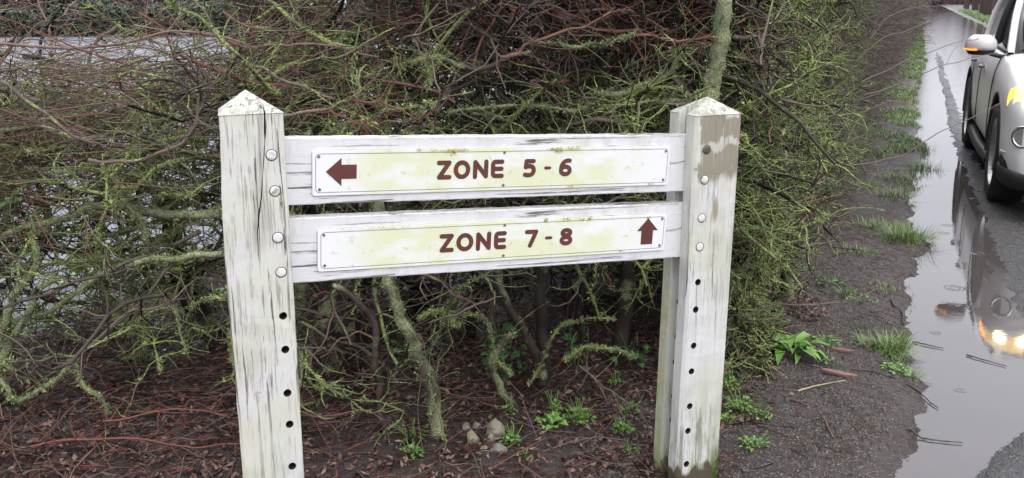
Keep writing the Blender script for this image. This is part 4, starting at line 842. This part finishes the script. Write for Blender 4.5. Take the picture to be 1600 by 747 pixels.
# grass of the verges, nobody could count it
def verge(n, sr, tr, L, wd, cond, label, name='verge_grass'):
    s = RNG.uniform(0, 1, n); s = sr[0] * (sr[1] / sr[0]) ** s; t = RNG.uniform(*tr, n); z = hts(s, t); k = cond(s, t, z); s, t, z = s[k], t[k], z[k]; n = len(s); x, y = st2xy(s, t)
    sc = np.clip(s / 8, .8, 5); b = RNG.uniform(0, 6.28, n); l = L * RNG.uniform(.5, 1.2, n) * np.clip(sc, .8, 1.6); w = wd * sc; p = np.stack([x, y, z - .003], 1); sd_ = np.stack([-np.sin(b), np.cos(b), b * 0], 1) * (w / 2)[:, None]
    q = p + np.stack([np.cos(b) * .35 * l, np.sin(b) * .35 * l, .6 * l], 1); e = p + np.stack([np.cos(b) * .9 * l, np.sin(b) * .9 * l, .8 * l], 1)
    V = np.stack([p - sd_, p + sd_, q + sd_ * .8, q - sd_ * .8, e], 1).reshape(-1, 3); i = np.arange(n) * 5; F = np.concatenate([np.stack([i, i + 1, i + 2], 1), np.stack([i, i + 2, i + 3], 1), np.stack([i + 3, i + 2, i + 4], 1)])
    tag(link_mesh(name, fast_mesh(name, V, F, dict(tone=np.repeat(RNG.random(n), 5))), MAT_GRASS), label, 'grass', kind='stuff')
verge(90000, (3.6, 60), (-.45, .35), .032, .0035, lambda s, t, z: (s > 4.5) & (z > -.008) & (fbm(s * 1.1, t * 2.5 + 3, 3) + .45 * sstep(6, 14, s) > .04 + .3 * RNG.random(len(s))), 'patchy short grass between the hedge and the puddled road')
verge(60000, (12, 90), (3.2, 5.2), .07, .006, lambda s, t, z: z > -10, 'green grass verge along the far side of the road')
# sticks, chips
MAT_WOOD = plain('wet_bare_wood', (.20, .11, .085), .45); MAT_STRAW = plain('pale_straw', (.42, .34, .22), .6); MAT_DSTICK = plain('dark_wet_stick', (.05, .038, .034), .4)
def stick(pts, r0, label, mat, name='stick', z=None, r1=None):
    p = []
    for q in pts: x, y = gp(*q); p.append((x, y, (max(hz(x, y), 0) + r0 + .002)))
    P = catmull(p, 5); P[:, 2] += RNG.normal(0, r0 * .25, len(P)); P[:, :2] += RNG.normal(0, r0 * .35, P[:, :2].shape); V, F = tubes(P[None], (np.linspace(r0, (r1 or r0 * .5), len(P)) * RNG.uniform(.8, 1.25, len(P)))[None], 6)
    tag(link_mesh(name, fast_mesh(name, V, F), mat), label, 'stick', 'twigs lying in the puddle and mud')
stick([(1418, 677), (1440, 686), (1462, 690), (1504, 694)], .0035, 'dark thin stick at the puddle edge, nearest the camera', MAT_DSTICK)
stick([(1425, 535), (1450, 541), (1474, 546)], .003, 'dark stick floating just right of the big grass tuft', MAT_DSTICK)
stick([(1510, 556), (1530, 562), (1573, 574)], .0028, 'dark broken twig floating in mid puddle', MAT_DSTICK)
stick([(1392, 465), (1395, 485), (1408, 490), (1412, 512)], .0045, 'crooked dark stick at the puddle edge above the big tuft', MAT_DSTICK)
stick([(1245, 626), (1280, 617), (1320, 611)], .003, 'pale straw coloured stick on the dark mud', MAT_STRAW)
stick([(1330, 590), (1360, 592), (1385, 600)], .003, 'thin curved twig right of the wood splinter', MAT_DSTICK)
stick([(1388, 598), (1430, 612), (1455, 632), (1466, 640)], .003, 'dark twig running into the water below the small tuft', MAT_DSTICK)
stick([(1232, 640), (1246, 645), (1262, 653)], .0035, 'short reddish stick on the mud near the white pebble', MAT_WOOD)
stick([(1150, 590), (1180, 575), (1225, 590)], .003, 'thin red twig below the long-leaved rosette', MAT_WOOD)
stick([(1300, 700), (1285, 670), (1275, 655)], .0025, 'faint curved twig in the mud at bottom right', MAT_WOOD)
def splinter(px, py, L_, Wd, rz, label):
    x, y = gp(px, py); bm = bmesh.new(); n = 8; rg = random.Random(px); top = []; 
    for side in (1, -1):
        for i in range(n + 1):
            u = i / n if side == 1 else 1 - i / n; w = Wd / 2 * (1 - abs(2 * u - 1) ** 3 * .75) * rg.uniform(.8, 1.1); top.append(((u - .5) * L_, side * w))
    a_ = [bm.verts.new((px_, py_, .006 + rg.uniform(0, .002))) for px_, py_ in top]; b_ = [bm.verts.new((px_, py_, -.002)) for px_, py_ in top]; bm.faces.new(a_); bm.faces.new(b_[::-1])
    for k in range(len(a_)): bm.faces.new((a_[k], a_[(k + 1) % len(a_)], b_[(k + 1) % len(a_)], b_[k]))
    o = bmobj('wood_splinter', bm, MAT_WOOD); o.location = (x, y, hz(x, y) + .006); o.rotation_euler = (.05, .04, rz); tag(o, label, 'wood', 'wood splinters on the mud')
splinter(1310, 597, .13, .028, R(-25), 'long reddish splinter of wood on the mud right of the sign'); splinter(1313, 563, .10, .016, R(-15), 'narrow pale splinter above the long one'); splinter(1208, 592, .06, .012, R(5), 'short orange splinter below the rosette')

# ================================================================== CAR
CAR_S, CAR_T = 7.42 + 1.32, .54 + .92
cx0, cy0 = st2xy(CAR_S, CAR_T)
CAR = empty('parked_car', (cx0, cy0, .0), math.atan2(-uy, -ux) + R(1.0)); tag(CAR, 'silver white SUV with lit headlamp facing the camera on the wet road', 'car')
a = M('silver_white_car_paint', .3, Metallic=.0); a.b.inputs['Coat Weight'].default_value = .45; a.b.inputs['Coat Roughness'].default_value = .05
fl = a.noise(900, detail=1); dirt = a.rng(a.math('ADD', a.sep()[2], a.math('MULTIPLY', a.noise(12, detail=4), .25)), .55, .25)
a.col(a.mix(a.math('MULTIPLY', dirt, .5), a.mix(fl, (.80, .78, .78), (.85, .83, .83)), (.22, .19, .17))); MAT_PAINT = a.m
MAT_BLACK = plain('black_car_plastic', (.018, .018, .02), .45); MAT_TYRE = plain('tyre_rubber', (.02, .02, .02), .75); MAT_CHROME = plain('satin_chrome', (.6, .6, .62), .2, Metallic=1.0); MAT_RIM = plain('alloy_rim', (.38, .37, .37), .35, Metallic=.6)
a = M('tinted_car_glass', .03, IOR=1.5); a.col((.02, .022, .025)); a.b.inputs['Coat Weight'].default_value = .5; MAT_GLASS = a.m
def emis(name, c, e):
    a = M(name, .2); a.col(c); n = a.noise(55, detail=1); a.set(a.b.inputs['Emission Color'], a.mix(n, tuple(q * .6 for q in c), c)); a.b.inputs['Emission Strength'].default_value = e; return a.m
MAT_AMBER = emis('amber_indicator_glow', (1, .33, .03), 4.5); MAT_AMBER2 = emis('mirror_indicator_glow', (1, .28, .02), 1.3); MAT_LAMP = emis('headlamp_glow', (1, .72, .32), 1.5); MAT_HOT = emis('headlamp_bulb_glow', (1, .90, .66), 5.0); MAT_LENS = plain('lamp_lens', (.5, .5, .52), .08, Metallic=.6)
ST = [(-2.2, .78, .46, .93), (-2.12, .85, .30, .99), (-1.85, .89, .23, 1.02), (-1.32, .91, .21, 1.03), (-.7, .905, .21, 1.02), (0, .905, .21, 1.0), (.5, .905, .21, .99), (.9, .905, .21, .985), (1.32, .91, .21, .96), (1.68, .91, .21, .91), (1.90, .90, .20, .86), (2.05, .85, .20, .79), (2.14, .74, .22, .68)]
bm = bmesh.new(); rings = []
for (X, w, zb, zt) in ST:
    h = zt - zb; hd = .05 if X > .95 else .0
    pr = [(0, zb), (.6, zb), (.93, zb + .03), (.985, zb + .12 * h + .03), (1.0, zb + .38 * h), (.992, zb + .62 * h), (1.0, zb + .80 * h), (.955, zb + .94 * h), (.90, zt), (.55, zt + .035 + hd), (0, zt + .05 + hd)]
    row = [(w * f_, z_) for f_, z_ in pr]; full = row + [(-y_, z_) for y_, z_ in row[-2:0:-1]]; rings.append([bm.verts.new((X, y_, z_)) for y_, z_ in full])
for a_, b_ in zip(rings, rings[1:]):
    n = len(a_)
    for k in range(n): bm.faces.new((a_[k], b_[k], b_[(k + 1) % n], a_[(k + 1) % n]))
bm.faces.new(rings[0]); bm.faces.new(rings[-1][::-1])
body = bmobj('body', bm, [MAT_PAINT, MAT_BLACK], CAR, True); m = body.modifiers.new('s', 'SUBSURF'); m.levels = 3; m.render_levels = 3; bake(body)
bm = bmesh.new(); RW = .345
for X in (-1.32, 1.32):
    for sgn in (-1, 1): bm_cyl(bm, (X, sgn * .86, RW), (0, 1, 0), RW + .055, .44, 48)
bm_box(bm, (2.1, 0, .335), (.35, 1.05, .15)); 
for f_ in bm.faces: f_.material_index = 1
ct = cutter(bm); ct.data.materials.append(MAT_PAINT); ct.data.materials.append(MAT_BLACK); ct.parent = CAR
bpy.context.view_layer.update()
md = body.modifiers.new('b', 'BOOLEAN'); md.operation = 'DIFFERENCE'; md.object = ct; md.solver = 'EXACT'; bake(body); kill(ct)
for p in body.data.polygons: p.use_smooth = True
# greenhouse
def loft(rows, close=True):
    bm = bmesh.new(); rr = [[bm.verts.new(p) for p in r_] for r_ in rows]
    for a_, b_ in zip(rr, rr[1:]):
        n = len(a_)
        for k in range(n): bm.faces.new((a_[k], a_[(k + 1) % n], b_[(k + 1) % n], b_[k]))
    if close: bm.faces.new(rr[0][::-1]); bm.faces.new(rr[-1])
    return bm
def plan(z, xf, xr, y, yf, yr): return [(xf, -yf * .5, z), (xf - .03, -yf, z), (xf - .30, -y, z), (-.3, -y, z), (xr + .4, -y * .97, z), (xr + .05, -yr, z), (xr, -yr * .5, z), (xr, yr * .5, z), (xr + .05, yr, z), (xr + .4, y * .97, z), (-.3, y, z), (xf - .30, y, z), (xf - .03, yf, z), (xf, yf * .5, z)]
g0 = plan(.97, 1.12, -2.02, .80, .66, .68); g1 = plan(1.25, .66, -1.92, .745, .62, .62); g2 = plan(1.50, .22, -1.70, .66, .56, .56); g3 = plan(1.585, -.05, -1.5, .50, .42, .42); g4 = plan(1.60, -.3, -1.3, .2, .2, .2)
bmobj('window_glass', loft([g0, g1, g2]), MAT_GLASS, CAR, True)
g2b = [(x * 1.01, y * 1.015, z - .012) for x, y, z in g2]; rf = bmobj('roof', loft([g2b, [(x * 1.01, y * 1.015, z + .01) for x, y, z in g2], g3, g4]), MAT_PAINT, CAR, True)
def bar(name, pts, w, d, mat, par=CAR):
    P = catmull(pts, 4); V, F = tubes(P[None], np.full((1, len(P)), w), 6); return link_mesh(name, fast_mesh(name, V, F), mat, par)
def off(p, k=1.012): return (p[0], p[1] * k, p[2])
for i, j in ((2, 11), (3, 10), (4, 9)):
    for q in (i, j): bar('pillar', [off(g0[q]), off(g1[q]), off(g2[q])], .03 if i != 3 else .035, .02, MAT_PAINT if i != 3 else MAT_BLACK)
for q in (1, 12): bar('windscreen_pillar', [off(g0[q]), off(g1[q]), off(g2[q])], .035, .02, MAT_PAINT)
for sg_ in (1, -1): bar('window_trim', [off((p[0], abs(p[1]) * sg_, p[2] + .02), 1.03) for p in (g0[4], g0[3], g0[2])], .012, .02, MAT_BLACK); bar('roof_rail', [(x, sg_ * .60, 1.56 if -1.5 < x < 0 else 1.53) for x in (.1, -.3, -1.2, -1.6)], .016, .02, MAT_BLACK)
# wheels
def lathe(bm, prof, c, n=40):
    rr = [[bm.verts.new((c[0] + r_ * math.cos(k * 2 * math.pi / n), c[1] + y_, c[2] + r_ * math.sin(k * 2 * math.pi / n))) for k in range(n)] for r_, y_ in prof]
    for a_, b_ in zip(rr, rr[1:]):
        for k in range(n): bm.faces.new((a_[k], a_[(k + 1) % n], b_[(k + 1) % n], b_[k]))
for X in (1.32, -1.32):
    for sg_ in (1, -1):
        wh = empty('wheel', (X, sg_ * .80, RW)); wh.parent = CAR; bm = bmesh.new(); lathe(bm, [(.235, -.10), (.30, -.112), (.335, -.09), (RW, -.05), (RW, .05), (.335, .09), (.30, .112), (.235, .10), (.235, -.10)], (0, 0, 0)); bmobj('tyre', bm, MAT_TYRE, wh, True)
        bm = bmesh.new(); o1 = .085 * sg_; lathe(bm, [(.238, o1 * 1.15), (.228, o1 * 1.15), (.215, o1 * .7), (.212, -o1)], (0, 0, 0)); lathe(bm, [(.0, o1), (.04, o1), (.055, o1 * .7), (.06, o1 * .3)], (0, 0, 0), 20)
        for k in range(5):
            for dd in (-.13, .13):
                a_ = k * 2 * math.pi / 5; r_m = .14; bm_box(bm, (math.cos(a_ + dd * .9) * r_m, o1 * .78, math.sin(a_ + dd * .9) * r_m), (.19, .022, .022), Matrix.Rotation(-(a_ + dd * .35), 4, 'Y'))
        bmobj('rim', bm, MAT_RIM, wh); bm = bmesh.new(); bm_cyl(bm, (0, o1 * .15, 0), (0, 1, 0), .17, .02, 32); bmobj('brake_disc', bm, MAT_TYRE, wh)
        th = [R(a_) for a_ in range(-12, 193, 8)]; pts = [(X + (RW + .058) * math.cos(q), sg_ * .902, RW + (RW + .058) * math.sin(q)) for q in th]; P = np.array([pts]); V, F = tubes(P, np.full((1, len(pts)), .014), 6); link_mesh('wheel_arch_trim', fast_mesh('wheel_arch_trim', V, F), MAT_BLACK, CAR)
# front lamps on the corner, following the body plan
plan_c = [(1.70, .900), (1.82, .885), (1.92, .862), (2.00, .82), (2.055, .75), (2.09, .66), (2.11, .56)]
def corner_patch(name, i0, i1, zl, zh, mat, sg_, push=.008, dep=.05):
    P = plan_c[i0:i1 + 1]; bm = bmesh.new(); fr = []; n = len(P)
    for k, (X, Y_) in enumerate(P):
        u = k / (n - 1); zl_, zh_ = zl[0] + (zl[1] - zl[0]) * min(1, u * 1.8), zh[0] + (zh[1] - zh[0]) * u; nx_, ny_ = .35 + .6 * u, .9 - .7 * u
        fr.append([bm.verts.new((X + nx_ * (push + q * (1 - q) * .03) - .012 * q, sg_ * (Y_ + ny_ * (push + q * (1 - q) * .03) - .012 * q), zl_ + (zh_ - zl_) * q)) for q in (0, .25, .5, .75, 1)] + [bm.verts.new((X - dep * nx_, sg_ * (Y_ - dep * ny_), zh_)), bm.verts.new((X - dep * nx_, sg_ * (Y_ - dep * ny_), zl_))])
    for a_, b_ in zip(fr, fr[1:]):
        for k in range(7): bm.faces.new((a_[k], a_[(k + 1) % 7], b_[(k + 1) % 7], b_[k]))
    bm.faces.new(fr[0]); bm.faces.new(fr[-1][::-1]); return bmobj(name, bm, mat, CAR, True)
for sg_ in (-1, 1):
    corner_patch('headlamp_housing', 1, 6, (.70, .64), (.82, .87), MAT_BLACK, sg_, .004)
    corner_patch('indicator', 1, 2, (.705, .66), (.815, .84), MAT_AMBER, sg_, .012, .03); hl = corner_patch('headlamp', 2, 5, (.665, .66), (.84, .85), MAT_LAMP, sg_, .013, .03)
    for (bx_, by_) in ((2.045, .80), (2.10, .67)): bm = bmesh.new(); bm_cyl(bm, (bx_ + .008, sg_ * by_, .752), (.85, sg_ * .5, 0), .046, .03, 20, .036); bmobj('bulb', bm, MAT_HOT, hl, True)
    for nm, mt, yy in (('fog_lamp', MAT_LENS, 0), ):
        bm = bmesh.new(); c_ = Vector((2.045, sg_ * .80, .545)); ax_ = Vector((.9, sg_ * .45, 0)); bm_cyl(bm, c_, ax_, .055, .05, 24); bmobj('fog_lamp', bm, MAT_LENS, CAR); bm = bmesh.new(); n = 28
        q = ax_.normalized().to_track_quat('Z', 'Y').to_matrix(); pts = [c_ + ax_.normalized() * .022 + q @ Vector((.062 * math.cos(k * 2 * math.pi / n), .062 * math.sin(k * 2 * math.pi / n), 0)) for k in range(n + 1)]; V, F = tubes(np.array([[tuple(p) for p in pts]]), np.full((1, n + 1), .010), 6); link_mesh('fog_lamp_ring', fast_mesh('fog_lamp_ring', V, F), MAT_CHROME, CAR)
    # mirror
    mr = empty('mirror', (.74, sg_ * 1.00, 1.03)); mr.parent = CAR; mr.scale = (.82, .82, .82)
    def shell(zl, zh, sc=1.0): 
        out = []
        for u in np.linspace(0, 1, 6):
            z_ = zl + (zh - zl) * u; k = math.sqrt(max(.02, 1 - ((z_ - .0) / .105) ** 2 * .9)); out.append([(-.05 + .13 * k * max(0, math.cos(a_)) + (.0 if math.cos(a_) > 0 else .03 * math.cos(a_)), (.135 * k * sc) * math.sin(a_) + .0, z_) for a_ in np.linspace(0, 2 * math.pi, 20, endpoint=False)])
        return out
    bmobj('mirror_shell', loft(shell(-.035, .095)), MAT_PAINT, mr, True); bmobj('mirror_base', loft(shell(-.08, -.0355, .98)), MAT_BLACK, mr, True)
    bar('mirror_arm', [(-.02, -sg_ * .08, -.07), (-.03, -sg_ * .16, -.09), (-.03, -sg_ * .22, -.10)], .022, .02, MAT_BLACK, mr)
    P = np.array([[(-.05 + .136 * math.cos(a_), sg_ * .138 * math.sin(a_), -.034) for a_ in np.linspace(.3, 1.5, 9)]]); V, F = tubes(P, np.full((1, 9), .008), 6); link_mesh('mirror_indicator', fast_mesh('mirror_indicator', V, F), MAT_AMBER2, mr)
    # door seams and handles, sill, cladding
    bar('sill', [(.93, sg_ * .87, .225), (0, sg_ * .885, .215), (-.93, sg_ * .87, .225)], .045, .02, MAT_BLACK)
    for X in (.80, -.28, -1.05): bar('door_seam', [(X, sg_ * .905, .35), (X, sg_ * .912, .55), (X, sg_ * .903, .80), (X - .02, sg_ * .86, .965)], .004, .02, MAT_BLACK)
    for X in (-.10, -.93): bar('door_handle', [(X, sg_ * .915, .83), (X + .07, sg_ * .935, .832), (X + .15, sg_ * .915, .834)], .013, .02, MAT_CHROME)
# bumper trims and grille
bm = bmesh.new(); P = [(1.76, .905, .30), (1.92, .885, .29), (2.06, .83, .28), (2.14, .70, .27), (2.16, .45, .265), (2.175, 0, .262)]; P = P + [(x, -y, z) for x, y, z in P[-2::-1]]
rows = [[(x - .12, y * .9, z - .07) for x, y, z in P], [(x + .0, y, z - .06) for x, y, z in P], [(x + .006, y * 1.004, z - .0) for x, y, z in P], [(x - .01, y, z + .045) for x, y, z in P], [(x - .12, y * .9, z + .04) for x, y, z in P]]
rr = [[bm.verts.new(p) for p in r_] for r_ in rows]
for a_, b_ in zip(rr, rr[1:]):
    for k in range(len(P) - 1): bm.faces.new((a_[k], a_[k + 1], b_[k + 1], b_[k]))
bmobj('lower_bumper', bm, MAT_BLACK, CAR, True)
for sg_ in (-1, 1): corner_patch('air_intake', 1, 6, (.345, .31), (.41, .435), MAT_BLACK, sg_, .022, .03); corner_patch('intake_trim', 1, 6, (.415, .44), (.435, .46), MAT_PAINT, sg_, .026, .03)
bar('grille_trim', [(2.09, .70, .42), (2.135, .55, .425), (2.16, 0, .43), (2.135, -.55, .425), (2.09, -.70, .42)], .014, .02, MAT_CHROME)
bm = bmesh.new(); bm_box(bm, (2.10, 0, .62), (.06, .72, .17)); gr = bmobj('grille', bm, MAT_BLACK, CAR)
for k in range(9): bm = bmesh.new(); bm_box(bm, (2.135, -.32 + .08 * k, .62), (.02, .014, .15)); bmobj('grille_slat', bm, MAT_CHROME, gr)
for k in range(2):
    bm = bmesh.new(); bm_box(bm, (2.115, 0, .345 - .0 + (k - .5) * .05), (.02, 1.0, .012)); bmobj('bumper_slat', bm, MAT_BLACK, CAR)
bm = bmesh.new(); bm_box(bm, (2.165, 0, .50), (.015, .52, .11)); bmobj('number_plate', bm, plain('plate_white', (.7, .7, .68), .4), CAR)

# ================================================================== FAR THINGS
# row of trees beyond the road
s_list = [34, 37, 39.5, 42, 46, 49, 53, 57, 60.5, 66, 71, 77, 84, 92, 101]
MATT = bark_mat('brown_trunk_bark', (.06, .04, .038), (.15, .10, .09), (.13, .07, .06), (.12, .11, .07), (.22, .2, .15), .3)
protos = []
for i, s in enumerate(s_list):
    x, y = st2xy(s, 4.15 + random.uniform(-.15, .25))
    if i < 3:
        tr = empty('roadside_tree', (x, y, .05)); rib_trunk('trunk', 0, 0, 0, 2.6 + .2 * i, .24 - .03 * i, .17, 5 + i, .12, MATT, tr, (.15 - .12 * i, .1), n=20, m=16, seed=20 + i); crown(tr, (0.05, .05, 0), 1.5, 2.7, 1.3, 6, .05); protos.append(tr)
    else:
        p = protos[i % 3]; tr = p.copy(); C.objects.link(tr); tr.location = (x, y, .05); tr.rotation_euler = (0, 0, random.uniform(0, 6.28)); k_ = random.uniform(.75, 1.15); tr.scale = (k_, k_, 1)
        for ch in p.children: c = ch.copy(); C.objects.link(c); c.parent = tr
    tag(tr, 'bare dark pollard tree in the row on the grass verge across the road', 'tree', 'row of bare trees along the road')
    if i == 0: tr['label'] = 'bare dark tree across the road, the one nearest the camera in its row'
MATS = plain('pale_stake_wood', (.42, .34, .28), .7)
for i, s in enumerate((38.2, 40.6, 43.8, 47.4, 51, 52, 58.5, 62.3)):
    x, y = st2xy(s, 4.3); bm = bmesh.new(); bm_cyl(bm, (0, 0, .55), (.02, 0, 1), .05, 1.3, 8, .042); bm_cyl(bm, (.013, 0, 1.23), (0, 0, 1), .043, .06, 8, .02)
    o = bmobj('wooden_stake', bm, MATS); o.location = (x, y, .03); o.rotation_euler = (random.uniform(-.04, .04), random.uniform(-.04, .04), 0); tag(o, 'pale wooden stake between the bare trees across the road', 'stake', 'stakes between the roadside trees')
# distant thicket masses
def thicket(name, label, n, sr, tr, zr, L, r, mat=MAT_FARTWIG, moss=.0, cat='thicket'):
    b = Bush(); s = RNG.uniform(*sr, n); t = RNG.uniform(*tr, n); z = RNG.uniform(0, 1, n) * (zr[1] + .15 * zr[1] * fbm(s * .4, t * .4)); x, y = st2xy(s, t); P = walk(np.stack([x, y, z], 1), rand_dir(n, 1.6), RNG.uniform(*L, n), 3, .25); P[:, :, 2] = np.maximum(P[:, :, 2], 0)
    b.add(P, RNG.uniform(*r, n)[:, None] * np.linspace(1, .5, 4)[None], RNG.uniform(0, .9, n), np.full(n, moss)); o = b.build(name, mat, None); tag(o, label, cat); return o
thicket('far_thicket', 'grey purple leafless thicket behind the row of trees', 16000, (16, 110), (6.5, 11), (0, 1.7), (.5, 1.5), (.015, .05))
thicket('road_end_thicket', 'grey leafless scrub closing the far end of the road', 9000, (135, 145), (-12, 40), (0, 3.2), (.8, 2.5), (.03, .09))
def leafmass(name, label, n, boxf, size, mat, cat):
    c = boxf(n); n = len(c); a_ = RNG.normal(0, 1, (n, 3)); a_ /= np.linalg.norm(a_, axis=1, keepdims=True); b_ = np.cross(a_, RNG.normal(0, 1, (n, 3))); b_ /= np.linalg.norm(b_, axis=1, keepdims=True); sz = RNG.uniform(.5, 1.1, n)[:, None] * size
    V = np.stack([c - a_ * sz, c + b_ * sz * .5, c + a_ * sz, c - b_ * sz * .5], 1).reshape(-1, 3); F = np.arange(n * 4).reshape(-1, 4)
    o = link_mesh(name, fast_mesh(name, V, F, dict(tone=np.repeat(RNG.random(n), 4)), False), mat); tag(o, label, cat, kind='stuff'); return o
def hb(n):
    x = RNG.uniform(-30, -1.5, n); y = 33.6 + x * .04 + RNG.uniform(0, 2.2, n); z = RNG.random(n) ** .8 * (1.02 + .12 * fbm(x * .7, x * 0)); return np.stack([x, y, z], 1)
leafmass('far_evergreen_hedge', 'low dark evergreen hedge beyond the wet car park at top left', 60000, hb, .10, MAT_EVER, 'hedge')
b = Bush(); n = 9000; x = RNG.uniform(-40, 6, n); y = RNG.uniform(38, 42, n); z = RNG.random(n) * 4; P = walk(np.stack([x, y, z], 1), rand_dir(n, 1.6), RNG.uniform(.8, 2.2, n), 3, .25); P[:, :, 2] = np.maximum(P[:, :, 2], 0); b.add(P, RNG.uniform(.03, .08, n)[:, None] * np.linspace(1, .5, 4)[None], RNG.uniform(0, .9, n), np.full(n, .3)); tag(b.build('far_scrub', MAT_FARTWIG, None), 'brownish bare scrub behind the low evergreen hedge', 'scrub')
# white panel glimpsed through the twigs
pn = empty('white_board', (-2.42, 14, 0)); tag(pn, 'small white board on a post glimpsed through twigs behind the hedge, top centre', 'board')
bm = bmesh.new(); bm_box(bm, (0, 0, 1.35), (.20, .03, .62)); bmesh.ops.bevel(bm, geom=list(bm.edges), offset=.006, segments=1); bmobj('panel', bm, plain('weathered_white_panel', (.62, .68, .78), .4), pn)
bm = bmesh.new(); bm_cyl(bm, (0, .035, .8), (0, 0, 1), .03, 1.7, 10); bmobj('pole', bm, MAT_CHROME, pn)
# kerb of the car park
